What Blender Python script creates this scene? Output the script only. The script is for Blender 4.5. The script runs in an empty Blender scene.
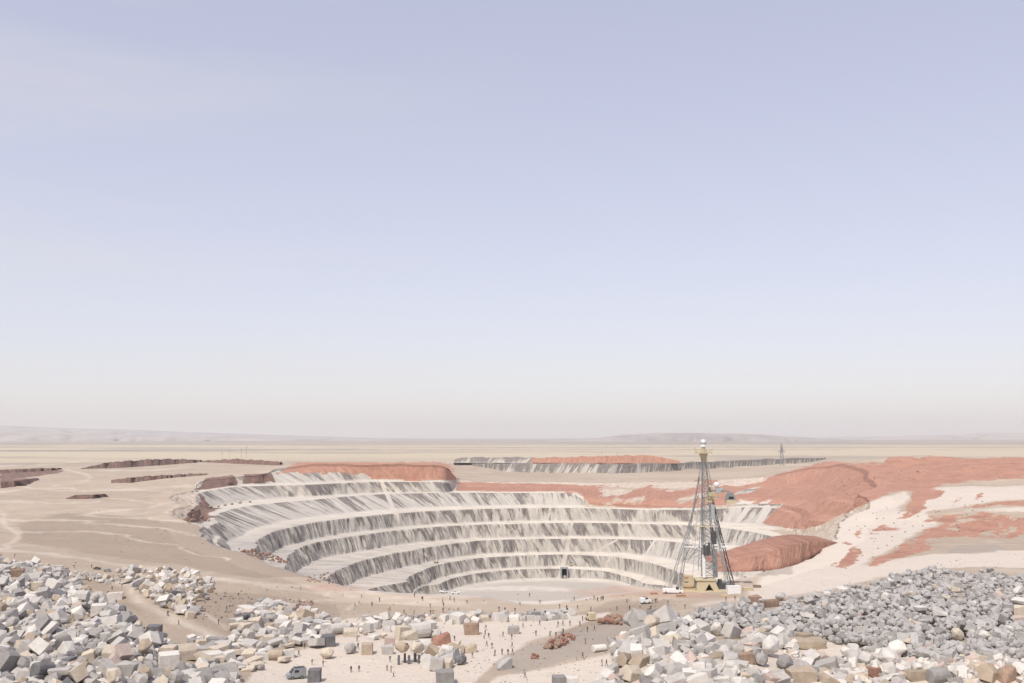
import bpy, bmesh, math, random
import numpy as np
from mathutils import Vector, Matrix, noise as mnoise

random.seed(11); rng = np.random.default_rng(11)
S = bpy.context.scene
COL = S.collection
R_ = math.radians
# ------------------------------------------------------------------ camera, sky, sun, exposure
W, H, FPX = 1024, 683, 1024*35/36
HOR = 437.0
PITCH = math.atan((HOR-341.5)/FPX)
cam_d = bpy.data.cameras.new('camera'); cam = bpy.data.objects.new('camera', cam_d); COL.objects.link(cam)
cam_d.lens = 35; cam_d.sensor_width = 36; cam_d.clip_start = 1; cam_d.clip_end = 200000
cam.location = (0, 0, 0); cam.rotation_euler = (math.pi/2+PITCH, 0, 0)
S.camera = cam
S.render.resolution_x, S.render.resolution_y = W, H

SUN_EL, SUN_AZ = 56.0, 208.0        # azimuth clockwise from +Y (the view direction): left and slightly behind
world = bpy.data.worlds.new('World'); S.world = world; world.use_nodes = True
nt = world.node_tree; nt.nodes.clear()
wo = nt.nodes.new('ShaderNodeOutputWorld'); bg = nt.nodes.new('ShaderNodeBackground')
sky = nt.nodes.new('ShaderNodeTexSky'); sky.sky_type = 'NISHITA'; sky.sun_disc = False
sky.sun_elevation = R_(SUN_EL); sky.sun_rotation = R_(SUN_AZ)
sky.altitude = 300; sky.air_density = 1.0; sky.dust_density = 1.4; sky.ozone_density = 3.0
hsv = nt.nodes.new('ShaderNodeHueSaturation'); hsv.inputs['Saturation'].default_value = 0.86
hsv.inputs['Value'].default_value = 1.0; hsv.inputs['Hue'].default_value = 0.516
mul = nt.nodes.new('ShaderNodeMix'); mul.data_type = 'RGBA'; mul.blend_type = 'MULTIPLY'; mul.inputs[0].default_value = 1
mul.inputs[7].default_value = (2.50, 2.36, 2.42, 1)
gm = nt.nodes.new('ShaderNodeGamma'); gm.inputs[1].default_value = 0.44; nt.links.new(sky.outputs[0], hsv.inputs['Color']); nt.links.new(hsv.outputs[0], gm.inputs[0]); nt.links.new(gm.outputs[0], mul.inputs[6])
# thin high cirrus, upper left
tc = nt.nodes.new('ShaderNodeTexCoord'); mp = nt.nodes.new('ShaderNodeMapping'); mp.inputs['Scale'].default_value = (1.2, 1.2, 9)
mp.inputs['Rotation'].default_value = (0, R_(-14), 0)
ns = nt.nodes.new('ShaderNodeTexNoise'); ns.inputs['Scale'].default_value = 1.7; ns.inputs['Detail'].default_value = 6; ns.inputs['Roughness'].default_value = .55
cr = nt.nodes.new('ShaderNodeValToRGB'); cr.color_ramp.elements[0].position = .48; cr.color_ramp.elements[1].position = .80
cr.color_ramp.elements[1].color = (.42, .42, .42, 1)
mc = nt.nodes.new('ShaderNodeMix'); mc.data_type = 'RGBA'; mc.inputs[7].default_value = (4.6, 4.4, 4.35, 1)
nt.links.new(tc.outputs['Generated'], mp.inputs[0]); nt.links.new(mp.outputs[0], ns.inputs[0]); nt.links.new(ns.outputs[0], cr.inputs[0])
sx_ = nt.nodes.new('ShaderNodeSeparateXYZ'); nt.links.new(tc.outputs['Generated'], sx_.inputs[0])
mr = nt.nodes.new('ShaderNodeMapRange'); mr.inputs[1].default_value = .05; mr.inputs[2].default_value = -.35; nt.links.new(sx_.outputs[0], mr.inputs[0])
mm_ = nt.nodes.new('ShaderNodeMath'); mm_.operation = 'MULTIPLY'; nt.links.new(cr.outputs[0], mm_.inputs[0]); nt.links.new(mr.outputs[0], mm_.inputs[1]); nt.links.new(mm_.outputs[0], mc.inputs[0]); nt.links.new(mul.outputs[2], mc.inputs[6])
nt.links.new(mc.outputs[2], bg.inputs[0]); bg.inputs[1].default_value = 0.132
nt.links.new(bg.outputs[0], wo.inputs[0])

sd = bpy.data.lights.new('sun', 'SUN'); sd.energy = 2.9; sd.angle = R_(0.5); sd.color = (1, .935, .83)
sun = bpy.data.objects.new('sun', sd); COL.objects.link(sun)
el, az = R_(SUN_EL), R_(SUN_AZ)
sdir = Vector((math.sin(az)*math.cos(el), math.cos(az)*math.cos(el), math.sin(el)))
sun.rotation_euler = sdir.to_track_quat('Z', 'Y').to_euler(); sun.location = (0, 0, 300)
vs = S.view_settings; vs.view_transform = 'Standard'; vs.look = 'None'; vs.gamma = 1; vs.use_curve_mapping = False
vs.exposure = 0.35
HAZE_DENSITY = 0.000045
S.cycles.volume_bounces = 1

# ------------------------------------------------------------------ projection helpers
cp, sp = math.cos(PITCH), math.sin(PITCH)
def ray(px, py):
    a = (np.asarray(px, float)-512)/FPX; b = (341.5-np.asarray(py, float))/FPX
    return a, cp-b*sp, sp+b*cp
def at(px, py, z):                     # the place of height z seen at a pixel of the photo
    a, f, u = ray(px, py); t = z/u
    return np.array([a*t, f*t, z])
def pix(x, y, z):
    d = y*cp+z*sp; up = -y*sp+z*cp
    return 512+FPX*x/d, 341.5-FPX*up/d, d

# ------------------------------------------------------------------ value noise
class Noise:
    def __init__(s, seed): s.t = np.random.default_rng(seed).random((256, 256))
    def __call__(s, x, y):
        xi = np.floor(x).astype(int); yi = np.floor(y).astype(int); fx = x-xi; fy = y-yi
        fx = fx*fx*(3-2*fx); fy = fy*fy*(3-2*fy); t = s.t
        a = t[xi & 255, yi & 255]; b = t[(xi+1) & 255, yi & 255]; c = t[xi & 255, (yi+1) & 255]; d = t[(xi+1) & 255, (yi+1) & 255]
        return (a*(1-fx)+b*fx)*(1-fy)+(c*(1-fx)+d*fx)*fy-.5
    def fbm(s, x, y, o=4):
        v = 0; a = 1
        for i in range(o): v = v+a*s(x*2**i+i*17.3, y*2**i+i*9.1); a *= .5
        return v
N1, N2, N3 = Noise(1), Noise(2), Noise(3)

# ------------------------------------------------------------------ pit rings, measured as (pixel, pixel, height)
CX, CY = 20.0, 760.0
def ring(vis, hid):
    pts = []
    for (px, py, z) in vis:
        p = at(px, py, z); pts.append((math.atan2(p[1]-CY, p[0]-CX) % (2*math.pi), math.hypot(p[0]-CX, p[1]-CY), z))
    for (th, r, z) in hid: pts.append((R_(th) % (2*math.pi), r, z))
    pts.sort(); return np.array(pts)
NT = 1700
TH = np.linspace(0, 2*math.pi, NT, endpoint=False)
def sample(pts):
    th = np.concatenate([pts[:, 0]-2*math.pi, pts[:, 0], pts[:, 0]+2*math.pi])
    out = []
    for k in (1, 2):
        v = np.interp(TH, th, np.tile(pts[:, k], 3))
        w = 9; ker = np.hanning(2*w+1); ker /= ker.sum()
        v = np.convolve(np.concatenate([v[-w:], v, v[:w]]), ker, 'valid'); out.append(v)
    return out
hidR = lambda o, z: [(225, 273-o, z), (247, 347-o, z), (259, 420-o, z), (264, 440-o, z), (269, 444-o, z), (274, 424-o, z), (280, 398-o, z), (288, 350-o, z), (293, 318-o, z), (305, 268-o, z), (318, 235-o, z), (335, 222-o, z)]
zr = [-50, -62, -74, -87, -100, -112.5, -123, -131]
RIM = ring([(188, 521, -50), (190, 505, -50), (196, 490.5, -49.5), (203, 480, -44), (235, 476, -41), (262, 474.5, -40), (274, 471, -38), (300, 465, -32), (350, 464.3, -31.5), (440, 466, -33),
            (451, 470, -38), (458, 481.5, -57), (530, 483, -59), (600, 483, -59), (650, 482, -58), (720, 480, -56), (760, 477, -52), (800, 471, -43), (826, 464.5, -34.5), (853, 466.5, -34), (866, 478, -40), (856, 494, -46)],
           [(a, r, z) for a, r, z in hidR(0, -50)] + [(350, 238, -50)])
a_t = [(193, 493, -51), (196, 491.5, -50.5), (235, 484.6, -50), (306, 482.7, -50), (377.5, 479.8, -50), (446, 480, -50), (460, 484.5, -60), (530, 486, -61), (650, 488, -61.5), (700, 489, -62), (750, 486, -61), (800, 484, -57), (826, 488, -53), (828, 496, -54)]
a_c = [(193, 495, -51), (198, 493.5, -50.5), (235, 486.8, -50), (306, 484.9, -50), (377.5, 481.8, -50), (446, 482, -50), (461, 486.5, -60.3), (530, 487.5, -61.2), (650, 490, -62), (700, 491, -63), (750, 489, -62), (800, 488, -59), (824, 491, -55), (824, 500, -57)]
b_t = [(205, 519, -62), (210, 508, -62), (246, 501.4, -62), (327, 494.3, -62), (391, 490.4, -62), (453, 490.6, -62), (530, 490.8, -62), (575, 491, -62), (588, 498, -67), (640, 500, -68), (700, 500, -68), (750, 497, -67), (800, 500, -66), (815, 505, -64), (815, 512, -66)]
b_c = [(219, 522, -62), (222, 512.5, -62), (259, 504.5, -62), (312, 500, -62), (391, 493.6, -62), (453, 493, -62), (530, 493, -62), (573, 493, -62), (586, 502, -70.5), (640, 505.5, -73), (700, 507, -73.5), (750, 503.5, -72), (778, 504, -71), (808, 512, -70), (808, 520, -71)]
c_t = [(243, 536, -74), (267, 525.4, -74), (317, 516.4, -74), (391, 509.4, -74), (440, 506.8, -74), (530, 504.8, -74), (584, 505, -74), (640, 507.2, -74.4), (700, 508.6, -74.8), (750, 505.5, -74), (776, 506, -73.5), (801, 519, -75), (800, 526, -78)]
c_c = [(257, 546, -74), (263, 537, -74), (293, 527, -74), (364, 516.6, -74), (440, 510.6, -74), (530, 508, -74), (584, 508, -74), (640, 509.8, -74.6), (700, 510, -75), (750, 507, -74.3), (775, 508, -74), (796, 522, -78), (795, 527, -81)]
d_t = [(274, 556, -87), (285, 544.3, -87), (338, 533.6, -87), (404, 525.4, -87), (468, 521.8, -87), (516, 520.8, -87), (584, 519.6, -87), (660, 520.6, -87), (700, 521.6, -87), (752, 523.6, -87), (786, 530, -86.4)]
d_c = [(288, 563, -87), (293, 552.5, -87), (312, 543.5, -87), (364, 535, -87), (409, 529, -87), (468, 525, -87), (516, 524, -87), (584, 522.8, -87), (660, 524.4, -87), (700, 526, -87), (740, 530, -87), (770, 536, -87), (781, 540, -87)]
e_t = [(309, 566, -100), (327, 554.3, -100), (378, 544.8, -100), (409, 540.2, -100), (440, 538.6, -100), (479, 536.8, -100), (542, 535.4, -100), (584, 535.4, -100), (660, 536.8, -100), (699, 541, -100), (735, 546, -99.5), (752, 548, -99)]
e_c = [(330, 577, -100), (346, 567, -100), (380, 556.5, -100), (412, 550.5, -100), (440, 545.5, -100), (479, 540.6, -100), (542, 538.8, -100), (584, 538.8, -100), (660, 540.4, -100), (699, 545.5, -100), (730, 554, -100), (742, 560, -100)]
f_t = [(347, 579, -112.5), (378, 568, -112.5), (412, 561.5, -112.5), (440, 556.4, -112.5), (479, 553, -112.5), (558, 550.6, -112.5), (611, 552, -112.5), (660, 557, -112.5), (690, 564, -113), (712, 572, -113)]
f_c = [(407, 582, -112.5), (422, 571, -112.5), (440, 564.4, -112.5), (479, 558, -112.5), (558, 554.4, -112.5), (611, 556.4, -112.5), (648, 562.5, -112.8), (672, 570, -114), (690, 576, -115)]
g_t = [(428, 585, -123), (453, 573.8, -123), (487, 568, -123), (518, 566, -123), (569, 565, -123), (611, 568, -123), (637, 573, -124), (660, 580, -125)]
g_c = [(440, 584, -123), (450, 579, -123), (479, 573, -123), (518, 569.4, -123), (569, 568.6, -123), (605, 571.2, -124.4), (628, 577, -126.5), (645, 584, -128)]
fl = [(446, 589, -131), (463, 583.3, -131), (487, 579.3, -131), (532, 577.6, -131), (584, 576.6, -131), (606, 577.8, -131), (622, 582, -131), (636, 587, -131)]
def hh(o, z): return [(200, None, z)][:0] + [(a, r, z) for a, r, _ in hidR(o, 0)] + [(350, 226-o*.55, z)]
spec = [(RIM, 'crest', -50), (ring(a_t, hh(8, -56)), 'toe', 0), (ring(a_c, hh(11, -56)), 'crest', 0),
        (ring(b_t, hh(18, -64)), 'toe', 0), (ring(b_c, hh(26, -64)), 'crest', 0), (ring(c_t, hh(34, -75)), 'toe', 0), (ring(c_c, hh(44, -75)), 'crest', 0),
        (ring(d_t, hh(52, -87)), 'toe', 0), (ring(d_c, hh(64, -87)), 'crest', 0), (ring(e_t, hh(72, -100)), 'toe', 0), (ring(e_c, hh(84, -100)), 'crest', 0),
        (ring(f_t, hh(92, -112.5)), 'toe', 0), (ring(f_c, hh(104, -112.5)), 'crest', 0), (ring(g_t, hh(112, -123)), 'toe', 0), (ring(g_c, hh(120, -123)), 'crest', 0),
        (ring(fl, hh(126, -131)), 'toe', 0)]
rings = [sample(s[0]) for s in spec]
for i in range(1, len(rings)):                     # every ring lies inside the one above
    gap = 5.0 if spec[i][1] == 'toe' else 2.0
    rings[i][0] = np.minimum(rings[i][0], rings[i-1][0]-gap)
rimr, rimz = rings[0]
rimx, rimy = CX+rimr*np.cos(TH), CY+rimr*np.sin(TH)

# ------------------------------------------------------------------ ground height: kriged control points + noise
ctl = [(float(rimx[i]), float(rimy[i]), float(rimz[i])) for i in range(0, NT, 20)]
for i in range(0, NT, 34):                          # just outside the rim, where the land levels off
    th = TH[i]
    if 0.15*math.pi < th < 1.05*math.pi:
        zz = rimz[i]; x, y = CX+(rimr[i]+45)*math.cos(th), CY+(rimr[i]+45)*math.sin(th)
        if zz > -40 and x < 0: zz = zz-1.5
        ctl.append((x, y, zz))
def C(px, py, z): p = at(px, py, z); ctl.append((p[0], p[1], z))
for q in [(840, 461, -31), (870, 461, -29), (890, 458.3, -26), (930, 458.3, -25), (960, 461.5, -28), (990, 460, -26), (1024, 462, -26.5), (1080, 461, -26),
          (860, 476, -38), (900, 480, -40), (950, 478, -37), (1000, 476, -35), (1040, 476, -35),
          (890, 492, -45), (940, 492, -43), (1000, 486, -40), (1040, 486, -40),
          (860, 515, -49), (900, 520, -49.5), (950, 513, -45), (1000, 512, -44), (1030, 512, -44),
          (850, 545, -50), (900, 556, -50), (950, 540, -49.5), (1000, 532, -49), (1040, 530, -49),
          (960, 560, -49), (1024, 560, -49), (1024, 590, -47), (900, 580, -48.5),
          (900, 600, -44), (960, 600, -42), (1024, 605, -42), (840, 608, -45), (780, 616, -47), (1000, 630, -42.5), (900, 630, -44.5), (950, 655, -46), (850, 645, -47.5), (830, 680, -50), (1000, 680, -49),
          (0, 560, -48), (0, 610, -45), (0, 670, -42), (60, 600, -46), (80, 650, -43.5), (120, 640, -46), (160, 670, -45.5), (220, 683, -48),
          (60, 562, -50), (150, 600, -51), (200, 640, -50.5), (170, 590, -48.5), (200, 605, -48.5),
          (300, 640, -50), (300, 600, -51), (400, 640, -51), (480, 640, -51.5), (540, 620, -51.5), (400, 605, -51), (520, 600, -51),
          (560, 652, -48.2), (600, 640, -47.6), (640, 640, -48), (520, 668, -49.4), (700, 640, -47), (700, 670, -46), (620, 670, -48.5), (760, 660, -46.5),
          (705, 590, -50), (650, 597, -50.3), (750, 590, -50), (700, 605, -50), (640, 612, -50.5),
          (100, 540, -50), (100, 510, -49), (60, 480, -52), (150, 490, -50), (30, 520, -50), (150, 470, -51), (250, 462, -47), (350, 457, -45),
          (560, 476, -61), (500, 477, -61), (620, 477, -61.5), (680, 475, -60), (735, 471, -57), (770, 468, -52),
          (250, 683, -50), (400, 683, -50), (550, 683, -50)]: C(*q)
for qx, qy in [(640, 474.5), (680, 472.5), (720, 469.5), (750, 467.5), (780, 466), (810, 464.5), (830, 463.5)]: C(qx, qy, -61)
for x, y in [(-150, 60), (0, 60), (150, 60), (-250, 150), (250, 150), (-60, 120), (60, 120)]: ctl.append((x, y, -48))
ctl = np.array(ctl); keep = []
for i, c in enumerate(ctl):
    if all((c[0]-ctl[j][0])**2+(c[1]-ctl[j][1])**2 > 9 for j in keep): keep.append(i)
ctl = ctl[keep]
L = 110.0
def kern(d): q = math.sqrt(3)*d/L; return (1+q)*np.exp(-q)
D = np.hypot(ctl[:, 0, None]-ctl[None, :, 0], ctl[:, 1, None]-ctl[None, :, 1])
WGT = np.linalg.solve(kern(D)+1e-4*np.eye(len(ctl)), ctl[:, 2]+50)
def gz(x, y):
    x = np.asarray(x, float); y = np.asarray(y, float); sh = x.shape; xf, yf = x.ravel(), y.ravel()
    out = np.full(len(xf), -50.0)
    near = np.where(np.hypot(xf, yf) < 3200)[0]
    for k in range(0, len(near), 40000):
        s = near[k:k+40000]
        d = np.hypot(xf[s, None]-ctl[None, :, 0], yf[s, None]-ctl[None, :, 1]); out[s] += kern(d) @ WGT
    d = np.hypot(xf, yf)
    n = N1.fbm(xf/34, yf/34, 4)*1.0+N2.fbm(xf/7, yf/7, 3)*.28
    out += n*np.clip(d/400, .5, 1.6)
    out += np.clip((d-440)/250, 0, 1)*np.clip((2600-d)/800, 0, 1)*N3.fbm(xf/75+3, yf/130+5, 4)*2.6
    out += np.clip((d-1800)/3000, 0, 1)*N3.fbm(xf/900, yf/500, 4)*5
    return out.reshape(sh)
rings[0][1] = gz(rimx, rimy)
def gz1(x, y): return float(gz(np.array([x]), np.array([y]))[0])
def ground_at(px, py):
    a, f, u = ray(px, py)
    d0 = -50/u*f
    y = np.linspace(.7, 1.12, 90)*d0 if py > 535 else np.concatenate([np.arange(300, 700, 2.0), np.arange(700, 2500, 5.0)])
    x = y*a/f; z = y*u/f; g = gz(x, y); k = int(np.argmax(z < g))
    if k == 0: k = len(y)-1
    e0, e1 = z[k-1]-g[k-1], z[k]-g[k]; t = min(max(e0/(e0-e1+1e-9), 0), 1); yy = y[k-1]+(y[k]-y[k-1])*t
    return np.array([yy*a/f, yy, g[k-1]+(g[k]-g[k-1])*t])

# ------------------------------------------------------------------ what the earth is made of, area by area
def pip(px, py, poly):
    poly = np.array(poly, float); n = len(poly); ins = np.zeros(px.shape, bool); j = n-1
    for i in range(n):
        xi, yi = poly[i]; xj, yj = poly[j]
        c = ((yi > py) != (yj > py)) & (px < (xj-xi)*(py-yi)/((yj-yi)+1e-12)+xi); ins ^= c; j = i
    return ins
def soft(px, py, polys, s=1.3):
    out = np.zeros(px.shape)
    for dx, dy in [(0, 0), (s, 0), (-s, 0), (0, s*.7), (0, -s*.7)]:
        m = np.zeros(px.shape, bool)
        for p in polys: m |= pip(px+dx, py+dy, p)
        out += m
    return out/5
def track(px, py, line, w, asp=.45):               # tracks: wide across, thin in depth
    d = np.full(px.shape, 1e9)
    for (x0, y0), (x1, y1) in zip(line[:-1], line[1:]):
        ax, ay = (x1-x0), (y1-y0)/asp; l2 = ax*ax+ay*ay
        t = np.clip(((px-x0)*ax+(py-y0)/asp*ay)/l2, 0, 1)
        d = np.minimum(d, np.hypot(px-x0-t*ax, (py-y0)/asp-t*ay))
    return np.clip(1.3-d/(w/asp/2), 0, 1) if asp == 1.0 else np.clip(1.1-d/(w/asp*.95), 0, 1)
RED = [[(825, 461), (850, 463), (880, 463), (888, 457), (930, 456), (985, 459), (990, 457), (1400, 458), (1400, 474), (1024, 477), (975, 481), (929, 488.5), (944, 491), (939, 497), (912, 509.7), (903, 509.7), (913, 496), (909, 490), (890, 491), (865, 505), (845, 513), (820, 526), (805, 530), (780, 527), (757, 524), (770, 513), (783, 504), (775, 499), (800, 481)],
       [(927, 514.6), (954, 513.5), (979, 512), (1011, 517), (1400, 508), (1400, 532), (994, 537), (969, 538), (949, 539.6), (919, 552), (867, 565.7), (872, 559), (909.5, 539.6), (939, 523), (919, 522)],
       [(842, 539.6), (855, 544.5), (862, 554.5), (847, 567), (836, 566), (842, 549.5)],
       [(875, 527), (879.6, 523), (904.5, 528), (897, 534.6), (867, 541)],
       [(949, 503.5), (967, 492), (966, 496), (955, 504)], [(969, 500), (980, 493), (988, 492), (983, 498)],
       [(954, 508), (992, 502), (1400, 486), (1400, 503), (1004, 507)], [(852, 534), (866, 521), (862, 534), (855, 540)],
       [(820, 562), (838, 556), (835, 565)], [(890, 520), (906, 510), (930, 500), (925, 507), (905, 518)],
       [(270, 474), (299, 462), (440, 462), (453, 466), (456, 480.5), (372, 480.5), (364, 473.4)],
       [(455, 482), (520, 483), (600, 486), (650, 481), (700, 479), (735, 482), (760, 479), (825, 461), (805, 481), (783, 504), (735, 504), (700, 508), (620, 507.5), (590, 505), (577, 493), (455, 491)]]
PINK = [[(560, 590), (600, 588), (650, 584), (700, 592), (740, 596), (690, 598), (640, 597), (590, 596)], [(300, 590), (330, 583), (390, 590), (345, 592)], [(760, 600), (860, 585), (880, 587), (800, 603)]]
BROWN = [[(196, 491), (205, 478), (233, 475), (237, 484)], [(241, 484), (243, 475), (271, 473), (276, 482)], [(184, 519), (197, 505), (199, 494), (204, 497), (216, 517), (188, 525)],
         [(0, 470), (40, 468), (66, 471), (40, 476), (0, 480)], [(0, 480), (35, 478), (24, 485), (0, 489)]]
mq = random.Random(4); MOTTLE = []
for i in range(46):
    w = mq.uniform(7, 34); x0 = mq.uniform(588, 745); y0 = 484+19*mq.random()**1.35+(2 if x0 < 610 else 0)
    if x0+w > 712 and y0 > 497: continue
    MOTTLE.append([(x0-w*.15, y0+w*.10), (x0+w*.2, y0-w*.07), (x0+w, y0-w*.26), (x0+w*.8, y0-w*.10)])
for i in range(60):
    w = mq.uniform(6, 22); x0 = mq.uniform(850, 1020); y0 = mq.uniform(512, 548)
    MOTTLE.append([(x0-w*.15, y0+w*.12), (x0+w*.2, y0-w*.04), (x0+w, y0-w*.28), (x0+w*.7, y0-w*.08)])
PALE = [[(235, 690), (262, 660), (300, 650), (345, 636), (345, 618), (400, 618), (480, 622), (560, 617), (606, 612), (614, 616), (585, 626), (560, 634), (530, 643), (500, 660), (470, 690)],
        [(470, 700), (500, 676), (560, 664), (620, 650), (700, 640), (800, 640), (1400, 650), (1400, 700)],
        [(800, 560), (850, 566), (930, 553), (1400, 540), (1400, 572), (930, 567), (800, 597), (760, 600), (745, 590), (770, 572)],
        [(815, 545), (824, 530), (850, 515), (880, 497), (905, 490), (912, 497), (895, 512), (925, 512), (935, 524), (905, 541), (868, 560), (850, 568), (815, 567), (805, 558)],
        [(925, 488), (1400, 478), (1400, 488), (990, 502), (950, 509), (915, 511)], [(1400, 505), (1004, 508), (950, 512), (1400, 514)],
        [(735, 506), (770, 506), (757, 524), (790, 529), (812, 531), (815, 540), (790, 540), (735, 524)],
        [(720, 555), (790, 560), (800, 568), (690, 574), (640, 577), (660, 570)]]
GREYM = [(655, 634), (668, 622), (690, 617), (712, 614), (740, 608), (750, 604), (790, 603), (812, 598), (832, 595), (858, 590), (872, 588), (896, 581), (918, 575), (945, 572), (972, 578), (985, 577), (1006, 582), (1060, 578), (1060, 666), (970, 662), (940, 668), (900, 660), (876, 654), (850, 648), (828, 642), (790, 642), (765, 634), (735, 628), (700, 632), (680, 640)]
GREY = [[(960, 546), (1000, 545), (1010, 551), (975, 553), (940, 552)], [(735, 570), (790, 566), (800, 572), (760, 578)], [(480, 590), (540, 584), (620, 577), (650, 577), (600, 584), (560, 588), (510, 592)],
        [(492, 668), (525, 648), (560, 637), (600, 625), (640, 620), (690, 628), (640, 645), (580, 655), (520, 674)], [(80, 448), (150, 447), (300, 449), (180, 450)]]
TAN = [[(60, 512), (120, 515), (200, 526), (260, 555), (320, 578), (250, 577), (150, 562), (60, 548), (20, 543), (18, 525)],
       [(190, 590), (260, 594), (335, 606), (340, 618), (235, 640), (195, 625), (175, 605)], [(60, 572), (105, 580), (125, 592), (140, 612), (160, 630), (120, 606), (90, 590)],
       [(560, 620), (610, 600), (680, 600), (640, 622), (560, 640)]]
TRACKS = [([(-10, 551), (60, 555), (130, 566), (200, 577), (300, 587), (400, 597), (460, 603)], 5), ([(40, 568), (100, 578), (125, 584), (138, 598), (165, 618), (225, 643), (285, 662)], 7),
          ([(0, 502), (26, 502), (79, 504), (100, 501.6)], 2.4), ([(76, 515), (105, 511), (137, 509.5), (163, 503)], 2.4), ([(76, 515), (158, 519), (200, 525), (240, 545)], 2.8),
          ([(0, 512), (10, 530), (18, 541), (0, 550)], 4), ([(66, 470), (92, 475), (87, 482), (53, 485)], 2.2), ([(168, 512), (190, 499)], 2.5),
          ([(330, 577), (380, 588), (430, 595), (500, 596), (600, 591), (660, 583), (720, 575)], 5), ([(250, 583), (330, 596), (420, 603), (520, 604)], 3),
          ([(290, 600), (360, 602), (345, 609)], 3), ([(640, 650), (580, 660), (520, 676), (490, 690)], 5), ([(700, 604), (780, 592), (880, 578)], 5), ([(850, 530), (870, 512), (900, 498)], 6),
          ([(0, 492), (50, 488), (110, 491), (190, 486)], 1.6), ([(0, 521), (60, 519), (120, 524), (190, 534), (230, 546)], 2.2), ([(20, 533), (90, 530), (150, 541), (230, 560)], 2.0), ([(110, 498), (160, 503), (195, 500)], 2), ([(0, 466), (60, 464), (90, 460)], 1.4), ([(24, 487), (60, 492), (130, 489), (170, 492)], 1.8), ([(100, 470), (140, 471), (185, 468)], 1.6), ([(225, 630), (180, 600), (165, 585)], 4)]
def chaikin(l, n=2):
    for _ in range(n):
        q = [l[0]]
        for (a0, b0), (a1, b1) in zip(l[:-1], l[1:]): q += [(a0*.75+a1*.25, b0*.75+b1*.25), (a0*.25+a1*.75, b0*.25+b1*.75)]
        l = q+[l[-1]]
    return l
TRACKS = [(chaikin(l), w) for l, w in TRACKS]
def earth(x, y, z):
    px, py, d = pix(x, y, z); ok = d > 40
    w1, w2 = N1.fbm(x/22, y/34, 5), N2.fbm(x/22+9, y/34, 5)
    px = np.where(ok, px+w1*9*np.clip(500/np.maximum(d, 1), .4, 1.2), -999); py = np.where(ok, py+w2*3.4*np.clip(500/np.maximum(d, 1), .4, 1.2), -999)
    red = np.maximum(soft(px, py, RED, 1.2)*.4+soft(px, py, RED, 4.0)*.35+soft(px, py, RED, 8.0)*.25, 0); red[:] = np.where((py < 575), red, 0)
    mot = soft(px, py, MOTTLE, 3)
    pale = soft(px, py, PALE, 3)
    for l, w in TRACKS: pale = np.maximum(pale, track(px, py, l, w)*.58)
    brown = soft(px, py, BROWN); grey = np.maximum(soft(px, py, GREY, 3), .9*soft(px, py, [GREYM], 2)); tan = soft(px, py, TAN, 5)
    pink = soft(px, py, PINK, 4)
    return dict(red=.86*red*(1-.8*np.clip(mot*1.6, 0, 1)), pink=pink, pale=pale, brown=brown, grey=grey, tan=tan)
def set_attr(me, name, arr):
    a = me.attributes.new(name, 'FLOAT', 'POINT'); a.data.foreach_set('value', np.asarray(arr, np.float32).ravel())

# ------------------------------------------------------------------ materials
class Mat:
    def __init__(s, name, rough=.95):
        s.m = bpy.data.materials.new(name); s.m.use_nodes = True; s.t = s.m.node_tree; s.n = s.t.nodes; s.b = s.n['Principled BSDF']
        s.b.inputs['Roughness'].default_value = rough; s.b.inputs['Specular IOR Level'].default_value = .2
    def link(s, a, b): s.t.links.new(a, b)
    def node(s, k, **kw):
        n = s.n.new(k)
        for a, v in kw.items(): setattr(n, a, v)
        return n
    def attr(s, name): return s.node('ShaderNodeAttribute', attribute_name=name).outputs['Fac']
    def noise(s, vec, scale, detail=5, rough=.6, sc=None):
        if sc: mp = s.node('ShaderNodeMapping'); mp.inputs['Scale'].default_value = sc; s.link(vec, mp.inputs[0]); vec = mp.outputs[0]
        n = s.node('ShaderNodeTexNoise'); n.inputs['Scale'].default_value = scale; n.inputs['Detail'].default_value = detail; n.inputs['Roughness'].default_value = rough
        s.link(vec, n.inputs['Vector']); return n.outputs[0]
    def math(s, op, a, b=None, c=None, clamp=False):
        n = s.node('ShaderNodeMath', operation=op, use_clamp=clamp)
        for i, v in enumerate((a, b, c)):
            if v is None: continue
            if hasattr(v, 'links'): s.link(v, n.inputs[i])
            else: n.inputs[i].default_value = v
        return n.outputs[0]
    def step(s, v, lo, hi):
        n = s.node('ShaderNodeMapRange', interpolation_type='SMOOTHSTEP'); s.link(v, n.inputs[0])
        n.inputs[1].default_value = lo; n.inputs[2].default_value = hi; return n.outputs[0]
    def mix(s, f, a, b, mode='MIX'):
        n = s.node('ShaderNodeMix', data_type='RGBA', blend_type=mode)
        for i, v in ((0, f), (6, a), (7, b)):
            if hasattr(v, 'links'): s.link(v, n.inputs[i])
            else: n.inputs[i].default_value = v if i == 0 else (*v, 1)
        return n.outputs[2]
    def bump(s, h, strength, dist):
        n = s.node('ShaderNodeBump'); n.inputs['Strength'].default_value = strength; n.inputs['Distance'].default_value = dist
        s.link(h, n.inputs['Height']); s.link(n.outputs[0], s.b.inputs['Normal'])
    def out(s, c): s.link(c, s.b.inputs['Base Color']); return s.m
SAND, SANDY, PALEC, TANC = (.415, .338, .265), (.485, .40, .315), (.65, .575, .50), (.315, .25, .195)
REDC, RED2, BROWNC, GREYC = (.425, .228, .165), (.30, .15, .105), (.15, .10, .085), (.35, .305, .265)
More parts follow.
